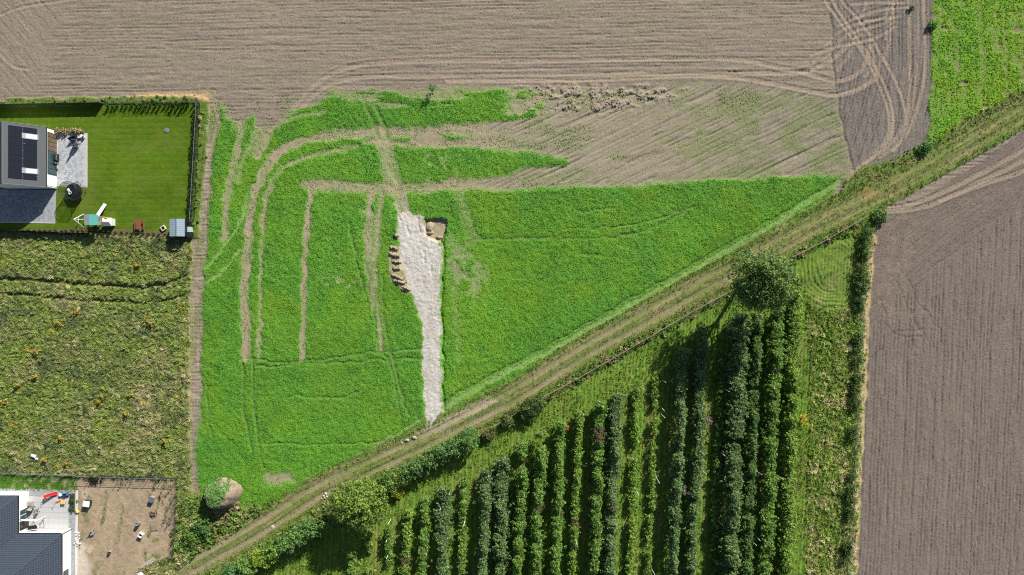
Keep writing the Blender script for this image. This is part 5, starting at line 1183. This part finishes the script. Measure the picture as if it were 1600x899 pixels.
# ================================================================== terrace and yard of the bungalow
chair(51.5, 792, 'grey lounge armchair with high back on the bungalow terrace', 2.9, M_GREYF, w_=.8)
chair(60, 797, 'narrow grey garden chair right of the lounge armchair on the terrace', 3.4, M_GREYF, w_=.55)
chair(48, 799, 'dark-framed low garden chair by the bungalow window', 1.2, M_GREYF, w_=.6)
hp = thing('heat_pump', 50, 786, 'beige box standing by the bungalow wall above the window', 'box', z=.11)
hp.part(MB().box((0, 0, .3), (1.0, .9, .5)), 'body', mat('taupe', (.36, .32, .28), .8), bevel=.03); hp.part(MB().box((.1, -.1, .57), (.6, .5, .04)), 'lid', M_GREYF)
br = thing('awning_rail', 56, 807, 'white horizontal beam on two posts beside the terrace window', 'beam', z=.1)
br.part(MB().box((.0, 0, 1.9), (3.6, .28, .16)), 'beam', M_WHITE, bevel=.02)
for x in (-1.7, 1.7): br.part(MB().tube((x, 0, 0), (x, 0, 1.85), .05), 'post', M_WHITE)
sw = thing('garden_swing', 62, 820, 'black-topped garden swing with pale seat on the bungalow terrace', 'swing seat', rz=.15, z=.1)
sw.part(MB().box((0, .15, 1.75), (1.75, .75, .07), rx=.2), 'canopy', M_BLACK, bevel=.02)
sw.part(MB().box((-.45, -.15, .45), (1.35, .55, .12)), 'seat', M_WHITE, bevel=.04); sw.part(MB().box((-.45, -.45, .8), (1.35, .1, .55)), 'backrest', M_WHITE, bevel=.04)
for x in (-.85, .85): sw.part(MB().tube((x, -.6, 0), (x, .12, 1.75), .03).tube((x, .8, 0), (x, .12, 1.75), .03).tube((x, -.6, .03), (x, .8, .03), .03), 'frame', M_DARK)
sd = thing('toy_slide', 82, 772, 'red plastic toy slide with yellow steps at the terrace corner', 'slide', rz=.25, z=.1)
sd.part(MB().add([(-.9, -.2, .95), (-.9, .2, .95), (1.0, .2, .12), (1.0, -.2, .12), (-.9, -.2, .88), (-.9, .2, .88), (1.0, .2, .05), (1.0, -.2, .05)], [(0, 3, 2, 1), (4, 5, 6, 7), (0, 1, 5, 4), (1, 2, 6, 5), (2, 3, 7, 6), (3, 0, 4, 7)]).tube((-.9, .22, 1.0), (1.0, .22, .16), .05).tube((-.9, -.22, 1.0), (1.0, -.22, .16), .05), 'chute', M_RED)
sd.part(MB().tube((-.95, .25, 0), (-.9, .22, 1.35), .05).tube((-.95, -.25, 0), (-.9, -.22, 1.35), .05).box((-1.05, 0, .3), (.25, .5, .05)).box((-1.0, 0, .6), (.25, .5, .05)), 'ladder', M_YEL)
tc = thing('ride_on_toy', 103, 772, 'blue toy cart with a white front beside the red slide', 'toy car', rz=.1, z=.08)
tc.part(MB().box((.15, 0, .32), (1.15, .55, .28)), 'body', M_BLUE, bevel=.06); tc.part(MB().box((-.75, .02, .34), (.45, .5, .24)), 'bonnet', M_WHITE, bevel=.05); tc.part(MB().box((.15, 0, .52), (.35, .4, .14)), 'seat', M_DARK)
for x, y in ((-.7, .3), (-.7, -.3), (.5, .3), (.5, -.3)): tc.part(MB().tube((x, y - .04, .16), (x, y + .04, .16), .16, n=10), 'wheel', M_BLACK)
t1 = thing('toy_scooter', 92, 783, 'orange toy scooter standing on the terrace', 'toy', rz=.4, z=.1)
t1.part(MB().box((0, 0, .14), (.75, .22, .08)), 'deck', M_ORA, bevel=.02); t1.part(MB().tube((-.35, 0, .1), (-.42, 0, .85), .03).tube((-.42, -.25, .85), (-.42, .25, .85), .03), 'handlebar', M_RED)
for x in (-.36, .36): t1.part(MB().tube((x, -.04, .1), (x, .04, .1), .1, n=10), 'wheel', M_BLACK)
t2 = thing('toy_table', 101, 784, 'small yellow and orange play table on the terrace', 'toy table', rz=.1, z=.1)
t2.part(MB().box((0, 0, .42), (.75, .6, .08)), 'top', M_YEL, bevel=.03)
for x, y in ((-.28, -.2), (.28, -.2), (.28, .2), (-.28, .2)): t2.part(MB().tube((x, y, 0), (x, y, .4), .04), 'leg', M_ORA)
ty = thing('toy_digger', 122.5, 799, 'small yellow toy digger lying on the pale kerb', 'toy', z=.08)
ty.part(MB().box((0, 0, .16), (.6, .36, .2)), 'body', M_YEL, bevel=.04); ty.part(MB().box((.05, 0, .33), (.26, .28, .2)), 'cab', M_YEL, bevel=.03); ty.part(MB().box((-.42, 0, .2), (.4, .1, .08), ry=-.4), 'arm', M_DARK)
bd = thing('bed_plants', 113.5, 785, 'low dark-leaved plants in the narrow bed at the terrace corner', 'plants', z=.1)
cc = np.stack([rng.uniform(-.3, .3, 40), rng.uniform(-1.6, 1.6, 40), .1 + .25 * rng.random(40)], 1); v_, q_, c_ = leaf_cloud(cc, .22, 14, .18, rng, (.07, .13, .035), .6, .4, .8, 1.2); np_mesh('foliage', v_, q_, LEAF, bd.o, c_)

def crate(name, u, v, size, rz, m, lidm, label, cat, hollow=False):
    c = thing(name, *lift(u, v, size[2] * .7), label, cat, None, rz, z=.03); sx, sy, sz = size
    if hollow:
        c.part(MB().box((-sx / 2 + .04, 0, sz / 2), (.08, sy, sz)).box((sx / 2 - .04, 0, sz / 2), (.08, sy, sz)).box((0, sy / 2 - .04, sz / 2), (sx - .16, .08, sz)).box((0, -sy / 2 + .04, sz / 2), (sx - .16, .08, sz)), 'side', m); c.part(MB().box((0, 0, .1), (sx - .2, sy - .2, .08)), 'bottom', lidm)
    else:
        c.part(MB().box((0, 0, sz / 2), (sx, sy, sz)), 'body', m, bevel=.02); c.part(MB().box((0, 0, sz + .03), (sx + .06, sy + .06, .06)), 'lid', lidm, bevel=.02)
    for x, y in ((-1, -1), (1, -1), (1, 1), (-1, 1)): c.part(MB().box((x * (sx / 2 - .05), y * (sy / 2 - .05), -.02), (.08, .08, .10)), 'foot', M_DARK)
    return c
crate('storage_box', 136, 787, (1.15, 1.0, .75), -.12, M_DARK, M_WHITE, 'white-lidded dark box at the left edge of the brown yard', 'box')
crate('storage_box', 237, 780.5, (.75, .95, .65), -.35, M_WOOD, mat('slate_blue_lid', (.11, .15, .20), .5), 'slate-lidded wooden box near the upper right of the yard', 'box')
crate('planter', 219.7, 836.5, (.8, .75, .6), -.5, M_WHITE, M_BLACK, 'open white planter box right of centre on the brown yard', 'planter', True)
br_ = thing('rain_barrel', *lift(214.5, 819, .8), 'grey metal barrel above the open white planter in the yard', 'barrel', z=.02)
br_.part(MB().lathe((0, 0, 0), [(.30, 0), (.33, .3), (.31, .33), (.33, .6), (.30, .95), (.26, .95), (.25, .85), (.02, .85)], 14), 'drum', mat('grey_steel', (.28, .33, .37), .4, .4)); br_.part(MB().lathe((0, 0, .62), [(.335, 0), (.345, .03), (.335, .06)], 14, False), 'hoop', M_DARK)
gp = thing('garden_bench', *lift(143.6, 833.5, .4), 'small grey slatted bench left of centre on the brown yard', 'seat', rz=.5, z=.02)
gp.part(MB().box((0, 0, .42), (.7, .62, .08)), 'seat', mat('blue_grey_paint', (.26, .29, .33), .6)); gp.part(MB().box((0, .3, .68), (.7, .06, .45), rx=-.2), 'backrest', mat('blue_grey_paint', (.26, .29, .33), .6))
for x, y in ((-.3, -.25), (.3, -.25), (.3, .25), (-.3, .25)): gp.part(MB().box((x, y, .2), (.06, .06, .4)), 'leg', M_DARK)
bk = thing('bucket', *lift(170.5, 864.5, .3), 'black bucket alone in the lower middle of the brown yard', 'bucket', z=.02)
bk.part(MB().lathe((0, 0, 0), [(.20, 0), (.27, .45), (.25, .45), (.2, .08), (.02, .06)], 12), 'pail', M_BLACK); bk.part(MB().tube((-.27, 0, .44), (0, .18, .6), .012, n=4).tube((0, .18, .6), (.27, 0, .44), .012, n=4), 'handle', M_ALU); bk.part(MB().box((.18, .28, .16), (.2, .2, .3)), 'brick', mat('pinkish_brick', (.55, .40, .33), .9))
wp = thing('firewood_heap', 240, 803.5, 'round heap of dark sticks below the slate-lidded box', 'woodpile', z=.02)
for k in range(26):
    a = rng.random() * 3.14; x, y = rng.normal(size=2) * .26; l = .45 + .4 * rng.random(); z_ = .06 + .32 * rng.random() * math.exp(-(x * x + y * y) * 4)
    wp.part(MB().tube((x - l / 2 * math.cos(a), y - l / 2 * math.sin(a), z_), (x + l / 2 * math.cos(a), y + l / 2 * math.sin(a), z_ + .05), .045, .035, 6), 'stick', BARK if k % 3 else M_WOOD)
pa = thing('pallet', 241.5, 823.5, 'pale weathered wooden pallet lying right of the barrel', 'pallet', rz=.05, z=.05)
for k in range(6): pa.part(MB().box((0, -.5 + k * .2, .13), (1.2, .11, .025)), 'slat', M_WOOD)
for x in (-.54, 0, .54): pa.part(MB().box((x, 0, .07), (.10, 1.1, .09)), 'bearer', M_WOOD)
pk = thing('plank_stack', 229, 882, 'long pale planks lying in weeds at the bottom yard fence', 'planks', rz=R(35), z=.1)
for k in range(5): pk.part(MB().box((rng.normal() * .12, -.32 + k * .16, .06 + (k % 2) * .05), (3.6 + rng.normal() * .3, .12, .05), rng.normal() * .02), 'plank', mat('pale_plank', (.50, .47, .41), .85, var=.2) if k == 0 else bpy.data.materials['pale_plank'])
sk = thing('white_bag', 221, 896, 'bright white bag at the lowest corner of the yard fence', 'bag', rz=.4, z=.05)
sk.part(MB().box((0, 0, .35), (1.3, .95, .7), taper=.75), 'sack', M_WHITE, bevel=.12); sk.part(MB().box((.1, 0, .73), (.4, .3, .12), taper=.5), 'neck', M_WHITE, bevel=.04)
for k, (u, v, r_) in enumerate(((120.5, 835, .5), (121, 842, .6), (120, 850, .5))):
    pass
ps2 = thing('stone_heap', 121.5, 842, 'heap of pale stones against the kerb left of the yard', 'stones', z=.03)
for k in range(34):
    r_ = .10 + .10 * rng.random(); mb = MB().lathe((rng.normal() * .22, rng.uniform(-1.2, 1.2), .02 + .12 * rng.random()), [(r_ * .8, -.03), (r_, r_ * .4), (r_ * .6, r_ * .9)], 6); ps2.part(mb, 'stone', M_KERB)
cp = thing('compost_heap', 149, 748.5, 'dark twiggy compost heap against the upper yard fence', 'heap', z=.03)
cc = np.stack([rng.normal(size=50) * .55, rng.normal(size=50) * .28, .1 + .35 * rng.random(50)], 1); v_, q_, c_ = leaf_cloud(cc, .25, 14, .24, rng, (.055, .045, .03), .6, .3, .7); np_mesh('twigs', v_, q_, LEAF, cp.o, c_)
SAP = [(196, 748, 1.3), (247, 750, 2.0), (262, 754, 1.8), (270, 757, 2.2), (273, 775, 1.9), (272, 790, 2.1), (270, 808, 1.6)]
for k, (u, v, h) in enumerate(SAP):
    sp = thing('sapling', u, v, ORD[k] + ' thin young tree going clockwise inside the fence of the brown yard', 'young tree', 'saplings along the yard fence', z=.02)
    sp.part(MB().tube((0, 0, 0), (.05, .02, h), .03, .012, 6), 'trunk', BARK)
    cc = np.stack([rng.normal(size=12) * .22, rng.normal(size=12) * .22, h * rng.uniform(.4, 1.05, 12)], 1); v_, q_, c_ = leaf_cloud(cc, .22, 9, .17, rng, (.12, .19, .05), .5); np_mesh('crown', v_, q_, LEAF, sp.o, c_)

# ================================================================== in the fields
# soil mound, weeds on its flat top
mo = thing('soil_mound', 349, 772, 'tall mound of bare soil with a green weedy top by the crop corner', 'mound')
mo.o.scale = (1.12, 1.12, 1.0)
na, nr_ = 56, 18; vv_ = []; cv = []
def heap_z(x, y):
    a = math.atan2(y / .9, x); f = math.hypot(x, y / .9) / (3.1 + .25 * math.sin(2 * a + .6) + .15 * math.sin(5 * a)); q = fbm(np.array([x * 1.3 + 40]), np.array([y * 1.3 + 40]), 600, 3)[0] - .5
    return f, 2.7 * (1 - float(sstep(.46, 1.02, f + .25 * q))) ** .85 + .5 * q * (f < .97) + .2 * (1 - f)
for i_ in range(nr_ + 1):
    f0 = i_ / nr_
    for k in range(na):
        a = 2 * math.pi * k / na; rad = f0 * (3.1 + .25 * math.sin(2 * a + .6) + .15 * math.sin(5 * a)); x, y = rad * math.cos(a), rad * .9 * math.sin(a); f, z_ = heap_z(x, y)
        vv_.append((x, y, z_ + .05 * rng.normal() if f0 < .99 else -.3)); cv.append(np.array((.255, .205, .148)) * (1 + .14 * rng.normal()))
qq = [(i_ * na + k, (i_ + 1) * na + k, (i_ + 1) * na + (k + 1) % na, i_ * na + (k + 1) % na) for i_ in range(nr_) for k in range(na)]
np_mesh('heap', np.array(vv_), np.array(qq), M_SOIL, mo.o, np.clip(np.array(cv), .05, .8), True)
cc = []
for k in range(1000):
    x, y = rng.uniform(-2.6, 1.9), rng.uniform(-1.2, 3.0)
    if math.hypot(x + .35, y - .95) < 1.75 + .35 * math.sin(3 * math.atan2(y - .95, x + .35)) + .2 * rng.normal(): cc.append((x, y, heap_z(x, y)[1] + .12))
v_, q_, c_ = leaf_cloud(np.array(cc), .2, 9, .2, rng, (.19, .36, .10), .35, .6, .6); o = np_mesh('weeds', v_, q_, LEAF, mo.o, c_); o['kind'] = 'stuff'
for k, (u, v, a, l) in enumerate(((338, 797, .3, .9), (341, 799, 1.1, .6))):
    st = MB().tube((-l / 2, 0, .12), (l / 2, 0, .16), .05, .04, 6).build('stick', M_WHITE); st.location = G(u, v, .05); st.rotation_euler = (0, .1, a)
    tag(st, ('longer' if k == 0 else 'shorter') + ' pale stick lying at the shaded foot of the soil mound', 'stick')
# ridges of spoil pushed out beside the gravel road
SP = [(619, 369, .5, 'uppermost'), (616, 388, .9, 'second'), (616, 399, 1.1, 'third'), (620, 410, 1.0, 'fourth'), (620, 420, .9, 'fifth'), (621, 433, 1.2, 'sixth'), (624, 441, 1.2, 'seventh'), (634, 451, .9, 'lowest')]
for k, (u, v, l, wd) in enumerate(SP):
    e = thing('spoil_ridge', u, v, wd + ' ridge of beige soil pushed out left of the gravel road', 'soil heap', 'spoil ridges beside the gravel road', R(-20) + rng.normal() * .12, z=float(gz(u, v)) - .05)
    nx, ny = 14, 7; vv_ = []
    for i_ in range(nx + 1):
        for j in range(ny + 1):
            x = (i_ / nx - .5) * 2; y = (j / ny - .5) * 2; hh = .42 * max(0, 1 - x * x) ** .6 * max(0, 1 - y * y) * (1 + .5 * rng.normal() * .5)
            vv_.append((x * l + .10 * rng.normal(), y * .38 + .10 * rng.normal(), hh - .06 + .05 * rng.normal()))
    qq = [(i_ * (ny + 1) + j, (i_ + 1) * (ny + 1) + j, (i_ + 1) * (ny + 1) + j + 1, i_ * (ny + 1) + j + 1) for i_ in range(nx) for j in range(ny)]
    np_mesh('ridge', np.array(vv_), np.array(qq), M_SOIL, e.o, np.tile(np.array((.33, .275, .18)), (len(vv_), 1)) * (1 + .12 * rng.normal(size=(len(vv_), 1))))
def rock(name, u, v, r, col_m, label, cat, group=None, sq=(1, .8, .55), rz=0, dz=0):
    n_, m_ = 9, 5; vv_ = []
    for i_ in range(m_ + 1):
        ph_ = -math.pi / 2 + math.pi * i_ / m_
        for k in range(n_):
            a = 2 * math.pi * k / n_; q = r * (1 + .22 * rng.normal() * .6); vv_.append((q * math.cos(ph_) * math.cos(a) * sq[0], q * math.cos(ph_) * math.sin(a) * sq[1], q * math.sin(ph_) * sq[2]))
    qq = [(i_ * n_ + k, i_ * n_ + (k + 1) % n_, (i_ + 1) * n_ + (k + 1) % n_, (i_ + 1) * n_ + k) for i_ in range(m_) for k in range(n_)]
    o = np_mesh(name, np.array(vv_), np.array(qq), col_m); o.location = G(u, v, r * sq[2] * .45 + dz); o.rotation_euler = (0, 0, rz); tag(o, label, cat, group); return o
M_CLAY = mat('sandy_clay', (.37, .305, .205), .95, var=.3, bump=.6)
rock('soil_block', 671, 354, .85, M_CLAY, 'largest sandy soil block left in the dug pit', 'soil block', None, (1, 1.1, .3)); rock('soil_block', 672, 364, .55, M_CLAY, 'smaller sandy soil block below the largest in the pit', 'soil block', None, (1.2, .7, .35)); rock('soil_block', 686, 371, .5, M_CLAY, 'sandy lump at the lower right of the pit', 'soil block', None, (1.3, .6, .35))
M_PALE = mat('pale_stone', (.40, .38, .34), .9, var=.2, bump=.4)
for k, (u, v, r_) in enumerate(((506, 775, .28), (509, 772, .32), (511, 776, .24), (503, 779, .15), (508, 778, .20))):
    rock('stone', u, v, r_, M_PALE, ['second largest', 'largest', 'middle-sized', 'smallest', 'second smallest'][k] + ' pale stone of the small pile on the track by the round tree', 'stone', 'stone pile on the dirt track', rz=rng.random() * 3)
for k, (u, v, r_, lab) in enumerate(((426, 824, .36, 'pale flat stone in the lower track rut'), (537, 763, .22, 'small white stone on the track near the round tree'), (648, 684, .36, 'flat pale slab at the foot of the gravel road'), (636, 688, .3, 'smaller flat slab left of the gravel road foot'), (628, 692, .2, 'pale stone left of the two slabs on the track edge'))):
    rock('stone', u, v, r_, M_PALE, lab, 'stone', None, (1.3, .9, .3), rng.random() * 3)
# field sapling, litter, coloured shrubs
sp = Local('sapling', G(676, 141), 'lone small sapling on the worn ground at the top of the crop', 'young tree')
sp.part(MB().tube((0, 0, 0), (.05, .05, 1.9), .04, .015, 6), 'trunk', BARK); cc = np.stack([rng.normal(size=22) * .32, rng.normal(size=22) * .32, rng.uniform(.8, 2.1, 22)], 1); v_, q_, c_ = leaf_cloud(cc, .28, 12, .22, rng, (.13, .30, .05), .4); np_mesh('crown', v_, q_, LEAF, sp.o, c_)
sp = Local('weed', G(1423, 14), 'single dark weed growing in the tractor tracks at the upper right', 'weed'); cc = np.stack([rng.normal(size=10) * .2, rng.normal(size=10) * .25, .2 + .3 * rng.random(10)], 1); v_, q_, c_ = leaf_cloud(cc, .25, 12, .25, rng, (.07, .12, .03), .5); np_mesh('foliage', v_, q_, LEAF, sp.o, c_)
lt = thing('plastic_sheet', 57, 711, 'white plastic sheet lying in the meadow grass', 'litter', rz=-.4, z=float(gz(57, 711)) + .45)
lt.part(MB().box((0, 0, 0), (1.0, .6, .14), taper=.6).box((.75, -.25, .02), (.6, .35, .12), .5, taper=.5), 'sheet', mat('bluish_white', (.66, .75, .78), .5), bevel=.04)
def shrub(u, v, r, h, tint, label, cat='shrub', group=None, name='shrub', n=26):
    e = empty(name, G(u, v)); tag(e, label, cat, group); cc = np.stack([rng.normal(size=n) * r * .5, rng.normal(size=n) * r * .5, h * (.35 + .65 * rng.random(n))], 1)
    v_, q_, c_ = leaf_cloud(cc, r * .4, 16, .22, rng, tint, .4, .5, .8, .2); np_mesh('foliage', v_, q_, LEAF, e, c_)
    st = MB()
    for k in range(4): st.tube((0, 0, -.05), (rng.normal() * r * .35, rng.normal() * r * .35, h * .7), .03, .01, 5)
    o = st.build('stems', BARK, e); o['kind'] = 'stuff'
shrub(1251, 653, 1.0, 1.5, (.55, .45, .06), 'bright yellow shrub in the last orchard row on the right')
shrub(882, 664, .55, 1.9, (.46, .22, .10), 'orange-leaved bush around the end post of an orchard row')
shrub(1100, 654, .7, 3.3, (.24, .17, .15), 'brownish-pink dead bush in a row below the tall tree')
shrub(1062, 761, .7, 3.2, (.20, .16, .14), 'withered mauve-brown bush in an orchard row, lower middle')
GLD = [(63, 548), (60, 587), (32, 601), (160, 627), (163, 618), (207, 616), (202, 645), (122, 487), (97, 504), (260, 690), (108, 723), (74, 717), (219, 415), (240, 503), (15, 627), (100, 682)]
for k, (u, v) in enumerate(sorted(GLD, key=lambda t: t[1])): shrub(u, v, .42, 1.0, (.46, .37, .07), ORD[k] + ' yellow goldenrod clump from the top of the tall meadow grass', 'wildflower', 'goldenrod clumps in the meadow', 'goldenrod', 12)
